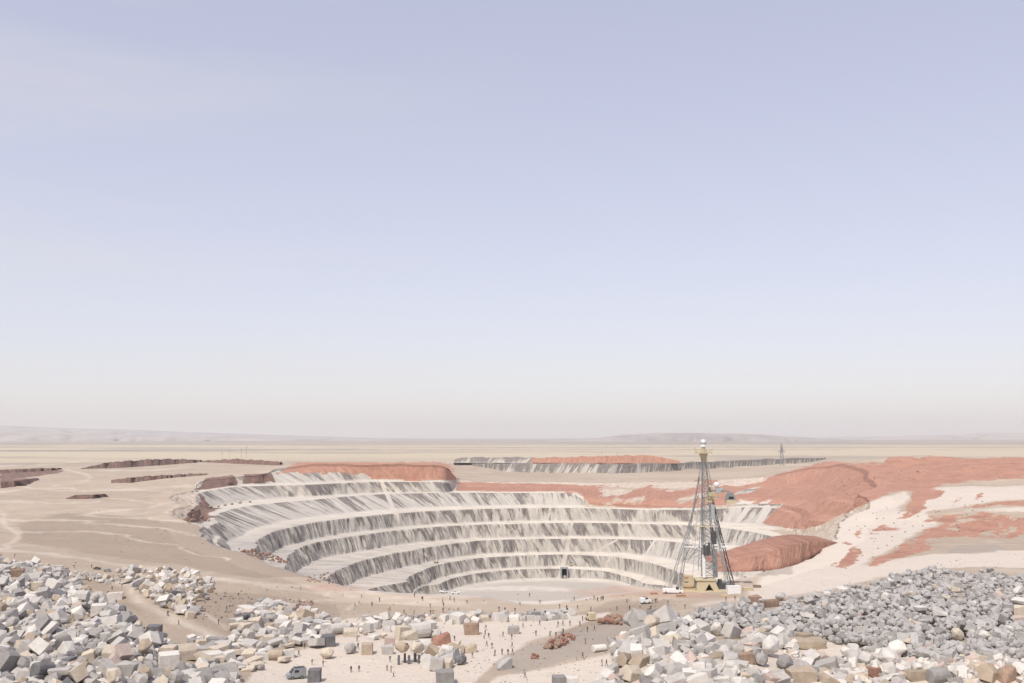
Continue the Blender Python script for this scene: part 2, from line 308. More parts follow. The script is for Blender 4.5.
def earth_col(s, pos, base):
    rag = s.noise(pos, .035, 6, .7); rag2 = s.noise(pos, .16, 4, .65)
    r = s.math('ADD', s.math('MULTIPLY', s.math('SUBTRACT', rag, .5), .9), s.math('MULTIPLY', s.math('SUBTRACT', rag2, .5), .5))
    def m(name, k=1.0, lo=.42, hi=.56): return s.step(s.math('ADD', s.attr(name), s.math('MULTIPLY', r, k)), lo, hi)
    c = base
    c = s.mix(s.math('MULTIPLY', m('tan', .8, .2, .8), .75), c, TANC)
    c = s.mix(s.math('MULTIPLY', m('pale', 1.0, .2, .95), .8), c, PALEC)
    c = s.mix(s.math('MULTIPLY', m('grey', .7, .3, .7), .7), c, GREYC)
    c = s.mix(s.math('MULTIPLY', m('pink', .7, .3, .8), .35), c, REDC)
    rc = s.mix(s.math('MULTIPLY', s.step(s.noise(pos, .045, 8, .75), .46, .64), .6), REDC, RED2)
    rc = s.mix(s.math('MULTIPLY', s.step(s.noise(pos, .35, 4, .7), .5, .7), .4), rc, (.55, .33, .26))
    c = s.mix(m('red', 1.9, .46, .60), c, rc)
    bc = s.mix(s.step(rag2, .4, .6), BROWNC, (.26, .16, .13))
    c = s.mix(m('brown', .5), c, bc)
    return c
def mat_ground():
    s = Mat('desert_ground'); g = s.node('ShaderNodeNewGeometry').outputs['Position']
    big = s.step(s.noise(g, .0035, 6, .62, (1, 1, 1)), .38, .64)
    base = s.mix(big, SAND, SANDY)
    rip = s.noise(g, .022, 6, .7, (.35, 1, 1)); base = s.mix(s.math('MULTIPLY', s.step(rip, .50, .62), .5), base, (.53, .455, .38))
    fine = s.noise(g, .09, 7, .65); base = s.mix(s.math('MULTIPLY', s.step(fine, .3, .75), .45), base, TANC)
    band = s.step(s.noise(g, .0011, 5, .6, (.4, 1, 1)), .50, .58); band2 = s.step(s.noise(g, .0007, 4, .5, (.12, 1.4, 1)), .55, .6)
    far = s.node('ShaderNodeVectorMath', operation='LENGTH'); s.link(g, far.inputs[0]); fd = far.outputs['Value']
    fm = s.step(fd, 1700, 2600)
    fc = s.mix(band, (.50, .43, .325), (.38, .325, .265)); fc = s.mix(band2, fc, (.26, .23, .20))
    base = s.mix(fm, base, fc)
    fm2 = s.step(s.math('ADD', fd, s.math('MULTIPLY', s.noise(g, .0004, 4, .6, (.5, 1, 1)), 9000.0)), 9500, 12500)
    base = s.mix(s.math('MULTIPLY', fm2, .6), base, (.25, .225, .205))
    c = earth_col(s, g, base)
    grit = s.noise(g, 1.6, 4, .7)
    c = s.mix(s.math('MULTIPLY', s.step(grit, .56, .72), .30), c, (.30, .26, .235))
    peb = s.noise(g, .8, 2, .5); c = s.mix(s.math('MULTIPLY', s.step(peb, .68, .72), .55), c, (.22, .19, .17))
    h = s.math('ADD', s.noise(g, .25, 8, .7), s.math('MULTIPLY', s.noise(g, 1.1, 3, .6), .25)); s.bump(h, .55, 2.0)
    return s.out(c)
def streaks(s, u, v, dist=1.0):
    """rock face: runs of dark and pale scree leaning along the wall"""
    cu = s.node('ShaderNodeCombineXYZ'); s.link(s.math('MULTIPLY', u, .012), cu.inputs[0]); lv = s.attr('level'); s.link(s.math('MULTIPLY', lv, 11.3), cu.inputs[1])
    lean = s.math('MULTIPLY_ADD', s.noise(cu.outputs[0], 1.0, 2, .5), 34.0, -11.0)
    uu = s.math('ADD', u, s.math('MULTIPLY', v, lean))
    cb = s.node('ShaderNodeCombineXYZ'); s.link(uu, cb.inputs[0]); s.link(s.math('MULTIPLY', v, 6.0), cb.inputs[1])
    s.link(s.math('MULTIPLY', lv, 37.7), cb.inputs[2]); vec = cb.outputs[0]
    n1 = s.noise(vec, .085, 4, .62, (1, .5, 1)); n2 = s.noise(vec, .30, 4, .7, (1, .30, 1)); n3 = s.noise(vec, .9, 3, .6, (1, .55, 1))
    pale = s.mix(s.step(n2, .38, .6), (.525, .485, .43), (.44, .405, .36))
    mid = s.mix(s.step(n3, .4, .6), (.35, .32, .285), (.285, .258, .23)); dark = s.mix(s.step(n3, .45, .6), (.24, .215, .20), (.185, .162, .15))
    # ragged dark rock under the crest, scree of both tones running out of it
    t_ = s.math('ADD', s.math('ADD', s.math('MULTIPLY', n1, 1.5), s.math('MULTIPLY', n2, .75)), s.math('MULTIPLY', n3, .25))
    t_ = s.math('SUBTRACT', t_, s.math('MULTIPLY', v, .16))
    t_ = s.math('ADD', t_, s.math('MULTIPLY', s.attr('dk'), .1))
    c = s.mix(s.step(t_, 1.20, 1.225), pale, mid); c = s.mix(s.step(t_, 1.27, 1.295), c, dark)
    th_ = s.math('ADD', s.math('MULTIPLY', n2, 1.0), s.math('MULTIPLY', v, -.12)); c = s.mix(s.math('MULTIPLY', s.step(th_, .545, .575), .55), c, dark)
    c = s.mix(s.math('MULTIPLY', s.step(v, .86, 1.0), .5), c, (.56, .52, .475))
    return c, n2, n3
def mat_wall():
    s = Mat('pit_rock'); g = s.node('ShaderNodeNewGeometry').outputs['Position']
    c, n2, n3 = streaks(s, s.attr('u'), s.attr('v'))
    c = s.mix(s.step(s.math('ADD', s.attr('ramp'), s.math('MULTIPLY', s.math('SUBTRACT', n3, .5), .5)), .35, .6), c, (.56, .51, .45))
    rag = s.noise(g, .05, 6, .7); r = s.math('MULTIPLY', s.math('SUBTRACT', rag, .5), 1.0)
    rag2 = s.noise(g, .2, 4, .6)
    rc = s.mix(s.math('MULTIPLY', s.step(rag2, .42, .68), .55), REDC, RED2); rc = s.mix(s.math('MULTIPLY', s.step(n2, .52, .7), .45), rc, (.54, .33, .26))
    sandp = s.mix(s.step(rag2, .4, .6), SANDY, (.62, .53, .45))
    c = s.mix(s.math('GREATER_THAN', s.attr('soil'), .5), c, sandp)
    c = s.mix(s.step(s.math('ADD', s.attr('red'), r), .44, .54), c, rc)
    c = s.mix(s.step(s.math('ADD', s.attr('brown'), r), .44, .54), c, s.mix(s.step(n3, .45, .6), BROWNC, (.27, .16, .13)))
    s.bump(s.math('ADD', n2, s.math('MULTIPLY', n3, .5)), .8, 3.0)
    return s.out(c)
def mat_bench():
    s = Mat('bench_dust'); g = s.node('ShaderNodeNewGeometry').outputs['Position']
    base = s.mix(s.step(s.noise(g, .06, 5, .6), .35, .7), (.60, .545, .475), (.51, .455, .39))
    base = s.mix(s.math('MULTIPLY', s.attr('inner'), s.step(s.noise(g, .02, 4, .6, (.5, 1, 1)), .42, .52)), base, (.43, .39, .34))
    base = s.mix(s.math('GREATER_THAN', s.attr('soil'), .5), base, s.mix(s.step(s.noise(g, .05, 5, .6), .35, .7), SAND, SANDY))
    s.bump(s.noise(g, .3, 5, .6), .3, 1.0)
    return s.out(earth_col(s, g, base))
M_ground, M_wall, M_bench = mat_ground(), mat_wall(), mat_bench()
def mat_rock(name, c1, c2, c3=None, scale=2.2, rough=.95):
    s = Mat(name, rough); tc = s.node('ShaderNodeTexCoord').outputs['Object']
    oi = s.node('ShaderNodeObjectInfo').outputs['Random']
    n = s.noise(tc, scale, 6, .65); c = s.mix(s.step(n, .35, .68), c1, c2)
    n2 = s.noise(tc, scale*5, 5, .7)
    c = s.mix(s.math('MULTIPLY', s.step(n2, .5, .72), .5), c, c3 or tuple(v*.66 for v in c1))
    v = s.node('ShaderNodeHueSaturation'); s.link(c, v.inputs['Color']); s.link(s.math('ADD', s.math('MULTIPLY', oi, .30), .84), v.inputs['Value'])
    vo = s.node('ShaderNodeTexVoronoi', feature='DISTANCE_TO_EDGE'); vo.inputs['Scale'].default_value = scale*1.1; s.link(tc, vo.inputs['Vector'])
    s.bump(s.math('ADD', s.math('MULTIPLY', n2, 1.0), s.math('ADD', n, s.math('MULTIPLY', s.step(vo.outputs['Distance'], 0, .05), .35))), .55, .16)
    return s.out(v.outputs[0])
ROCK = {'white': mat_rock('white_stone', (.63, .595, .55), (.54, .505, .465)), 'pale grey': mat_rock('pale_grey_stone', (.48, .45, .42), (.40, .375, .35)),
        'grey': mat_rock('grey_stone', (.335, .315, .30), (.26, .245, .232)), 'dark grey': mat_rock('dark_grey_stone', (.19, .185, .19), (.13, .125, .13)),
        'cream': mat_rock('cream_stone', (.56, .49, .40), (.48, .41, .325)), 'tan': mat_rock('tan_stone', (.42, .345, .265), (.34, .275, .21)),
        'brown': mat_rock('brown_stone', (.33, .235, .175), (.24, .165, .125)), 'pink': mat_rock('pink_stone', (.52, .42, .37), (.45, .355, .31)),
        'rust red': mat_rock('rust_red_stone', (.33, .18, .135), (.21, .12, .09)), 'bluish grey': mat_rock('rubble_stone', (.46, .44, .425), (.37, .355, .34), (.19, .185, .18), 2.6)}
def plain(name, c, rough=.6, metal=0.0, var=.2, scale=2.0):
    s = Mat(name, rough); s.b.inputs['Metallic'].default_value = metal
    tc = s.node('ShaderNodeTexCoord').outputs['Object']; n = s.noise(tc, scale, 5, .65)
    return s.out(s.mix(s.math('MULTIPLY', s.step(n, .4, .75), var*2), c, tuple(v*.6 for v in c)))
P = {'steel': plain('galvanised_steel', (.27, .28, .285), .5, .2), 'dark': plain('dark_steel', (.10, .10, .105), .5, .2), 'yellow': plain('faded_yellow_paint', (.52, .44, .29), .6),
     'white': plain('white_paint', (.78, .78, .76), .5), 'tanp': plain('tan_sheet_metal', (.57, .49, .34), .7), 'teal': plain('blue_grey_panel', (.38, .42, .43), .5),
     'glass': plain('dark_glass', (.035, .04, .05), .15, 0, .05), 'black': plain('tunnel_shade_and_shoe_black', (.015, .015, .015), .9), 'lens': plain('lamp_glass', (.30, .34, .40), .1),
     'tyre': plain('tyre_rubber', (.03, .03, .032), .8), 'wood': plain('weathered_wood', (.25, .19, .14), .9), 'blue': plain('blue_paint', (.10, .16, .30), .5),
     'grey': plain('grey_paint', (.30, .31, .32), .5), 'orange': plain('rusty_orange_paint', (.40, .24, .16), .7), 'skin': plain('skin', (.42, .27, .19), .6),
     'cl_black': plain('black_cloth', (.03, .03, .035), .9), 'cl_navy': plain('navy_cloth', (.05, .065, .11), .9), 'cl_red': plain('dark_red_cloth', (.24, .06, .05), .9),
     'cl_brown': plain('brown_cloth', (.16, .11, .08), .9), 'cl_grey': plain('grey_cloth', (.22, .22, .23), .9), 'cl_white': plain('pale_cloth', (.62, .60, .57), .9), 'hair': plain('dark_hair', (.03, .022, .018), .8)}

# ------------------------------------------------------------------ object helpers
def tag(o, label=None, cat=None, group=None, kind=None):
    if label: o['label'] = label
    if cat: o['category'] = cat
    if group: o['group'] = group
    if kind: o['kind'] = kind
    return o
def mesh_obj(name, verts, faces, mats, midx=None, smooth=False, parent=None):
    me = bpy.data.meshes.new(name); me.from_pydata([tuple(v) for v in verts] if not isinstance(verts, list) else verts, [], faces)
    for m in (mats if isinstance(mats, list) else [mats]): me.materials.append(m)
    if midx is not None: me.polygons.foreach_set('material_index', np.asarray(midx, np.int32))
    if smooth: me.polygons.foreach_set('use_smooth', np.ones(len(me.polygons), bool))
    me.update(); o = bpy.data.objects.new(name, me); COL.objects.link(o)
    if parent: o.parent = parent
    return o
def grid_mesh(name, V, nr, nc, mats, smooth=True, wrap=False, keep=None, midx=None):
    """fast grid mesh from a (nr,nc,3) array"""
    me = bpy.data.meshes.new(name); V = np.asarray(V, np.float32).reshape(-1, 3)
    r = np.arange(nr-1)[:, None]; ncf = nc if wrap else nc-1; c = np.arange(ncf)[None, :]
    a = r*nc+c; b = r*nc+(c+1) % nc; q = np.stack([a, b, b+nc, a+nc], -1).reshape(-1, 4)
    if keep is not None: q = q[keep.ravel()]
    if midx is not None:
        mi = np.broadcast_to(np.asarray(midx)[:, None], (nr-1, ncf)).ravel()
        if keep is not None: mi = mi[keep.ravel()]
    me.vertices.add(len(V)); me.vertices.foreach_set('co', V.ravel())
    me.loops.add(q.size); me.loops.foreach_set('vertex_index', q.ravel().astype(np.int32))
    me.polygons.add(len(q)); me.polygons.foreach_set('loop_start', (np.arange(len(q))*4).astype(np.int32)); me.polygons.foreach_set('loop_total', np.full(len(q), 4, np.int32))
    for m in (mats if isinstance(mats, list) else [mats]): me.materials.append(m)
    me.update(calc_edges=True); me.validate()
    if midx is not None: me.polygons.foreach_set('material_index', mi.astype(np.int32))
    me.polygons.foreach_set('use_smooth', np.full(len(me.polygons), smooth, bool))
    o = bpy.data.objects.new(name, me); COL.objects.link(o); return o
class MB:
    def __init__(s): s.b = bmesh.new()
    def box(s, c, d, rz=0, rx=0, ry=0, taper=1.0):
        vs = bmesh.ops.create_cube(s.b, size=1)['verts']
        for v in vs:
            k = taper if v.co.z > 0 else 1; v.co = Vector((v.co.x*d[0]*k, v.co.y*d[1]*k, v.co.z*d[2]))
        M = Matrix.Translation(c) @ Matrix.Rotation(rz, 4, 'Z') @ Matrix.Rotation(ry, 4, 'Y') @ Matrix.Rotation(rx, 4, 'X')
        bmesh.ops.transform(s.b, matrix=M, verts=vs); return s
    def bar(s, a, b, r, n=6, r2=None):
        a, b = Vector(a), Vector(b); d = b-a
        vs = bmesh.ops.create_cone(s.b, cap_ends=True, segments=n, radius1=r, radius2=r if r2 is None else r2, depth=d.length)['verts']
        M = Matrix.Translation((a+b)/2) @ d.to_track_quat('Z', 'Y').to_matrix().to_4x4(); bmesh.ops.transform(s.b, matrix=M, verts=vs); return s
    def ball(s, c, r, sz=1.0, n=12):
        vs = bmesh.ops.create_uvsphere(s.b, u_segments=n, v_segments=max(6, n//2), radius=r)['verts']
        bmesh.ops.transform(s.b, matrix=Matrix.Translation(c) @ Matrix.Diagonal((1, 1, sz, 1)), verts=vs); return s
    def poly(s, pts, y0, y1):                       # prism: outline in x,z, thickness in y
        lo = [s.b.verts.new((x, y0, z)) for x, z in pts]; hi = [s.b.verts.new((x, y1, z)) for x, z in pts]
        s.b.faces.new(lo); s.b.faces.new(hi[::-1]); n = len(pts)
        for i in range(n): s.b.faces.new((lo[i], hi[i], hi[(i+1) % n], lo[(i+1) % n]))
        return s
    def build(s, name, mat, parent=None, loc=None, bevel=0):
        if bevel: bmesh.ops.bevel(s.b, geom=list(s.b.edges), offset=bevel, segments=1, affect='EDGES', profile=.5)
        bmesh.ops.recalc_face_normals(s.b, faces=list(s.b.faces))
        me = bpy.data.meshes.new(name); s.b.to_mesh(me); s.b.free(); me.materials.append(mat)
        o = bpy.data.objects.new(name, me); COL.objects.link(o)
        if parent: o.parent = parent
        if loc is not None: o.location = loc
        return o
def empty(name, loc, rz=0):
    o = bpy.data.objects.new(name, None); o.empty_display_size = .5; COL.objects.link(o); o.location = loc; o.rotation_euler = (0, 0, rz); return o
def copy_tree(o, parent=None):
    c = o.copy(); COL.objects.link(c)
    if parent: c.parent = parent
    for ch in list(o.children): copy_tree(ch, c)
    return c

# ------------------------------------------------------------------ ground: one sheet out to the horizon
rows = [60]
while rows[-1] < 70000:
    d = rows[-1]
    rows.append(d+(4 if d < 160 else 1.6 if d < 620 else 4.5 if d < 1900 else d*.012))
rows = np.array(rows); nc = 1250
ang = np.linspace(R_(-42), R_(42), nc)
Dg, Ag = np.meshgrid(rows, np.tan(ang), indexing='ij')
GX, GY = Dg*Ag, Dg
GZ = gz(GX, GY)
cxx, cyy = (GX[:-1, :-1]+GX[1:, 1:])/2, (GY[:-1, :-1]+GY[1:, 1:])/2
tt = np.arctan2(cyy-CY, cxx-CX) % (2*math.pi); rr = np.hypot(cxx-CX, cyy-CY)
rim_at = np.interp(tt.ravel(), np.append(TH, 2*math.pi), np.append(rimr, rimr[0])).reshape(tt.shape)
keep = rr > rim_at+10
E0 = earth(GX, GY, GZ)
rim_v = np.interp((np.arctan2(GY-CY, GX-CX) % (2*math.pi)).ravel(), np.append(TH, 2*math.pi), np.append(rimr, rimr[0])).reshape(GX.shape)
fade = np.clip((np.hypot(GX-CX, GY-CY)-rim_v-20)/50, 0, 1)*np.clip(E0['red'], 0, 1)*np.clip((GY-430)/150, 0, 1)
gul = np.abs(N2.fbm((GX+GY*.25)/26, (GY-GX*.2)/70, 5))
GZ = GZ-fade*gul*8+fade*1.6+fade*N3.fbm(GX/9, GY/12, 3)*.9
go = grid_mesh('ground', np.stack([GX, GY, GZ], -1), len(rows), nc, M_ground, keep=keep); tag(go, kind='structure')
for k, v in E0.items(): set_attr(go.data, k, v)

# ------------------------------------------------------------------ the stepped pit
ct, st = np.cos(TH), np.sin(TH)
arc = np.cumsum(np.full(NT, 2*math.pi/NT))*290
rowsV, rowV_v, rowlev, mi = [], [], [], []
ar = rimr+26; ax, ay = CX+ar*ct, CY+ar*st
rowsV.append(np.stack([ax, ay, gz(ax, ay)-.8], -1)); rowV_v.append(0); rowlev.append(0); mi.append(1)
for e_ in (16, 12, 8, 4):
    ar = rimr+e_; ax, ay = CX+ar*ct, CY+ar*st
    rowsV.append(np.stack([ax, ay, gz(ax, ay)+(.1 if e_ > 4 else .05)], -1)); rowV_v.append(0); rowlev.append(0); mi.append(1)
jit = [N1.fbm(arc/9, np.full(NT, i*7.7), 4)*2.2 for i in range(20)]
for i in range(len(rings)):
    r, z = rings[i]
    r = r+(jit[i//2+1]*np.clip(1, 0, 1) if spec[i][1] == 'crest' else jit[i//2+2]*.8)
    if i > 0 and spec[i][1] == 'toe':
        r0, z0 = prev; K = 7
        for k in range(1, K):
            v = k/K; g = N2.fbm(arc/6, np.full(NT, i*3.1), 4)+.5*N3.fbm(arc/2.2+v*1.5, np.full(NT, i*5.1+v), 2)
            rk = r0*(1-v)+r*v+g*3.2*math.sin(math.pi*v)**.7; zk = z0*(1-v)+z*v + N3.fbm(arc/4, np.full(NT, v*3+i), 2)*.8*math.sin(math.pi*v)
            rowsV.append(np.stack([CX+rk*ct, CY+rk*st, zk], -1)); rowV_v.append(v); rowlev.append(i); mi.append(0)
    rowsV.append(np.stack([CX+r*ct, CY+r*st, z], -1)); rowV_v.append(1 if spec[i][1] == 'toe' else 0); rowlev.append(i)
    mi.append(1 if spec[i][1] == 'toe' else 0)
    prev = (r, z)
mi[-1] = 1
floor_r, floor_z = prev
for k in (.85, .6, .3, .02):
    rk = floor_r*k; rowsV.append(np.stack([CX+rk*ct, CY+rk*st, np.full(NT, -131.0)], -1)); rowV_v.append(1); rowlev.append(16); mi.append(1)
PV = np.array(rowsV); nr = len(PV)
pit = grid_mesh('pit', PV, nr, NT, [M_wall, M_bench], wrap=True, midx=mi[:nr-1]); tag(pit, kind='structure')
# grid winding faces down for an inward-running polar grid: flip
ex = earth(PV[..., 0], PV[..., 1], PV[..., 2])
vz = np.array(rowV_v)[:, None]*np.ones(NT)
# crest rows start a new wall (v=0), toe rows end it (v=1)
set_attr(pit.data, 'u', np.ones((nr, 1))*arc[None]); set_attr(pit.data, 'v', vz)
lev = np.array(rowlev, float)[:, None]*np.ones(NT); lev = np.ceil(lev/2)
for i in range(nr):
    if rowV_v[i] == 0 and i > 5: lev[i] += 0 if rowlev[i] % 2 else 1
set_attr(pit.data, 'level', lev)
px, py, _ = pix(PV[..., 0], PV[..., 1], PV[..., 2])
RAMPS = [([(381, 481), (386, 492), (394, 510)], 5), ([(394, 510), (404, 527), (414, 541)], 5), ([(466, 524), (474, 538)], 5), ([(484, 555), (489, 568)], 4), ([(572, 523), (566, 553)], 4), ([(566, 553), (560, 577)], 5),
         ([(617, 540), (592, 553)], 2.5), ([(648, 510), (648, 520)], 3), ([(418, 551), (428, 556)], 3), ([(540, 510), (541, 520)], 2.5), ([(655, 540), (645, 556)], 3), ([(748, 508), (738, 521)], 6), ([(768, 508), (759, 523)], 8), ([(612, 556), (604, 566)], 3), ([(520, 557), (524, 566)], 3), ([(335, 503), (350, 514)], 3), ([(300, 487), (309, 498)], 2.5)]
ramp = np.zeros(px.shape)
for l, w in RAMPS: ramp = np.maximum(ramp, track(px, py, l, w, 1.0))
ramp[:, :] *= (py < 600)
set_attr(pit.data, 'ramp', ramp)
soilm = np.zeros(px.shape); thd = np.degrees(TH)
soilm[:5] = 1; soilm[px < 196] = 1
soilm[:, :] = np.maximum(soilm, ((lev <= 1) & (px > 455) & (PV[..., 1] > 900)).astype(float))
soilm = np.maximum(soilm, ((PV[..., 2] > -74.5) & (px > 586) & (px < 735) & (py < 507.5) & (PV[..., 1] > 900)).astype(float))
soilm = np.maximum(soilm, ((PV[..., 0] > 100) & (px > 782) & (py < 575)).astype(float))
set_attr(pit.data, 'soil', soilm); set_attr(pit.data, 'dk', soilm*0)
set_attr(pit.data, 'inner', ((lev >= 8) & True).astype(float)*0+np.repeat((np.arange(nr) >= nr-4)[:, None], NT, 1))
ex['pale'][6:] = 0; ex['tan'][6:] = 0; ex['grey'][6:] = 0; ex['red'] *= (py < 545)
for k, v in ex.items(): set_attr(pit.data, k, v)

# ------------------------------------------------------------------ banks and terraces with real height
def bank(name, bottom, top, mat, back=1.2, zb=None, soft_=True, seed=0, rough=1.0, du=1.5, backdrop=8):
    """bottom and top outlines as pixels; foot lies on the ground, top rises behind it"""
    bottom = np.array(bottom, float); top = np.array(top, float)
    L0 = np.linspace(0, 1, 260); tb = np.linspace(0, 1, len(bottom)); tt_ = np.linspace(0, 1, len(top))
    xa, xb = max(bottom[0, 0], top[0, 0]), min(bottom[-1, 0], top[-1, 0]); bx = tx = xa+(xb-xa)*L0
    by = np.interp(bx, bottom[:, 0], bottom[:, 1]); ty = np.interp(tx, top[:, 0], top[:, 1])
    env = np.minimum(1, np.minimum(L0, 1-L0)*12); ty = np.minimum(ty-N1.fbm(L0*40+seed, L0*0, 4)*1.2*env*rough, by-.15)
    B = np.array([ground_at(x, y) if zb is None else at(x, y, zb) for x, y in zip(bx, by)])
    rowsB = []
    U = np.concatenate([[0], np.cumsum(np.hypot(np.diff(B[:, 0]), np.diff(B[:, 1])))])
    a, f, u = ray(tx, ty)
    Ty = B[:, 1]*1.0
    for _ in range(6):
        Tz = Ty*u/f; h = np.maximum(Tz-B[:, 2], .2); Ty = B[:, 1]+h*back
    T = np.stack([Ty*a/f, Ty, Ty*u/f], -1); h = np.maximum(T[:, 2]-B[:, 2], .2)
    B0 = B.copy(); B0[:, 2] -= 1.0; rowsB.append(B0)
    K = 9
    for k in range(K+1):
        v = k/K; g = N2.fbm(U/(9*rough)+seed, np.full(len(U), v*.7+seed), 4)*np.minimum(h, 14)*.28*math.sin(math.pi*min(v, .8))
        q = B*(1-v)+T*v; q[:, 1] -= g; rowsB.append(q)
    Q = T.copy(); Q[:, 1] += backdrop+h*.5; Q[:, 2] -= .3*h*0+.4; rowsB.append(Q)
    E = Q.copy(); E[:, 1] += h*2.2+4; E[:, 2] = gz(E[:, 0], E[:, 1])-1; rowsB.append(E)
    V = np.array(rowsB); o = grid_mesh(name, V, len(V), len(L0), mat, smooth=seed not in (1, 2, 3, 5, 6, 7))
    v = np.concatenate([[1], 1-np.arange(K+1)/K, [0, 0]])
    set_attr(o.data, 'u', np.ones((len(V), 1))*U[None]); set_attr(o.data, 'v', v[:, None]*np.ones(len(U))); set_attr(o.data, 'level', np.full((len(V), len(U)), 20.0+seed))
    set_attr(o.data, 'dk', np.full((len(V), len(U)), 1.0))
    for k in ('ramp', 'soil', 'red', 'brown'): set_attr(o.data, k, np.full((len(V), len(U)), (.66 if seed == 4 else 1.0) if k == MATK.get(name+str(seed)) else 1.0 if (k == 'soil' and seed == 4) else 0.0))
    tag(o, kind='structure'); return o, B, T
MATK = {'spoil_bank3': 'brown', 'spoil_bank1': 'brown', 'spoil_bank2': 'brown', 'spoil_bank4': 'red', 'spoil_bank5': 'brown', 'spoil_bank6': 'brown', 'spoil_bank7': 'brown'}
bank('spoil_bank', [(78, 469), (120, 468), (165, 465), (203, 462)], [(80, 468.6), (110, 462), (160, 459), (200, 460)], M_wall, 1.6, seed=1)
bank('spoil_bank', [(110, 483), (130, 483), (165, 478.5), (206, 475)], [(111, 480), (140, 476.5), (180, 474.5), (206, 473.6)], M_wall, 1.6, seed=2)
bank('spoil_bank', [(66, 499), (80, 499), (92, 499), (102, 497)], [(66, 498.5), (75, 495), (90, 495), (101, 494)], M_wall, 1.0, seed=3, rough=.3)
bank('spoil_bank', [(200, 462), (240, 464), (280, 465.5)], [(200, 461), (235, 459), (282, 462)], M_wall, 1.6, seed=5)
bank('spoil_bank', [(0, 488), (14, 487), (34, 480)], [(0, 482), (10, 482), (34, 478)], M_wall, 1.0, seed=6, rough=.5)
bank('spoil_bank', [(-4, 473), (30, 472), (58, 470)], [(-4, 470), (30, 469), (58, 468)], M_wall, 1.0, seed=7, rough=.5)
# red heap at the right rim
bank('spoil_bank', [(718, 569), (750, 569), (780, 567), (800, 561), (812, 554), (824, 548), (838, 543)], [(718, 567), (745, 560), (765, 554), (785, 547.5), (802, 543), (815, 541.5), (826, 542), (838, 542.6)], M_wall, 2.6, seed=4, rough=.6, backdrop=34)
# the upper terrace beyond the pit: two tiers of rock face
o, B1, T1 = bank('terrace', [(452, 466), (470, 471), (505, 475), (611, 475), (660, 473), (715, 469), (778, 465.5), (826, 462.5)],
                 [(449, 462.5), (460, 463.5), (532, 463.5), (611, 464), (660, 463.6), (715, 461.8), (770, 459), (826, 457.8)], M_wall, .6, zb=-62, seed=9, backdrop=26)
o, B2, T2 = bank('terrace', [(449, 462.2), (532, 462.6), (600, 463), (680, 463)], [(452, 460), (462, 457.4), (560, 457.6), (630, 455.4), (655, 456), (680, 461)], M_wall, 1.0, zb=-46, seed=12, backdrop=30)
a = o.data.attributes['red']; n_ = len(B2); vals = np.zeros((12+0, n_)) if False else None
nv = len(o.data.vertices); arr = np.zeros(nv, np.float32); cols = np.arange(nv) % n_; pxs = np.interp(cols, [0, n_-1], [449, 680]); arr[:] = np.clip((pxs-515)/30, 0, 1); a.data.foreach_set('value', arr)
# sheet of sand between the pit and the terrace foot is part of the ground sheet

# far hills on the horizon 
def hill(name, prof, dist, depth, col):
    m = Mat(name+'_earth'); g = m.node('ShaderNodeNewGeometry').outputs['Position']; n = m.noise(g, .0016, 6, .65, (1, .4, .4)); m.out(m.mix(m.step(n, .4, .62), col, tuple(v*.72 for v in col)))
    prof = np.array(prof, float); xs = np.linspace(prof[0, 0], prof[-1, 0], 300); ys = np.interp(xs, prof[:, 0], prof[:, 1])
    a, f, u = ray(xs, ys); rowsH = []
    top = dist*u/f; X = dist*a/f; hgt = top+60; rough = N1.fbm(xs/20, xs*0, 4)*.18+1
    for k in np.linspace(0, 1, 12):
        q = math.sin(k*math.pi/2); y = dist-depth*(1-k)*(1+N2.fbm(xs/12, xs*0+k, 4)*.6)
        rowsH.append(np.stack([X*y/dist, y, -60+hgt*q], -1))
    rowsH.append(np.stack([X*1.1, X*0+dist*1.1, top-4], -1)); rowsH.append(np.stack([X*1.2, X*0+dist*1.2, top*0-60], -1))
    V = np.array(rowsH); tag(grid_mesh(name, V, len(V), 300, m.m), kind='structure')
hill('hill', [(-250, 424), (-60, 424.5), (0, 425.5), (60, 428), (130, 429.5), (190, 432), (260, 434.5), (340, 437), (430, 439), (540, 440.6)], 24000, 4200, (.34, .31, .31))
hill('hill', [(-250, 431), (0, 432), (60, 433), (110, 434.5), (210, 436.5), (330, 438.8), (520, 441)], 15000, 2600, (.40, .36, .34))
hill('hill', [(500, 441.2), (560, 439.5), (602, 437.6), (625, 434.6), (660, 432.8), (700, 432.8), (760, 434.2), (790, 436.6), (830, 438.8), (900, 440.8)], 13500, 2400, (.36, .325, .31))
hill('hill', [(700, 440), (780, 437.4), (860, 436.6), (960, 434.5), (980, 432.6), (1010, 432.8), (1040, 433), (1300, 432)], 23000, 4000, (.42, .38, .36))

# ------------------------------------------------------------------ air
hz = MB().box((0, 35000, -70), (130000, 84000, 150)).build('haze', M_ground)
hz.data.materials.clear(); hm = bpy.data.materials.new('haze_air'); hm.use_nodes = True; hn = hm.node_tree; hn.nodes.clear()
ho = hn.nodes.new('ShaderNodeOutputMaterial'); pv = hn.nodes.new('ShaderNodeVolumePrincipled'); pv.inputs['Density'].default_value = HAZE_DENSITY
pv.inputs['Color'].default_value = (.97, .965, .95, 1); pv.inputs['Anisotropy'].default_value = .2
hn.links.new(pv.outputs[0], ho.inputs['Volume']); hz.data.materials.append(hm); tag(hz, kind='stuff')
for v in hz.data.vertices:                      # bottom a metre below the pit floor, top just above the highest thing
    v.co.z = -133.0 if v.co.z < -100 else 330.0
    v.co.y = -3000 if v.co.y < 30000 else 72000
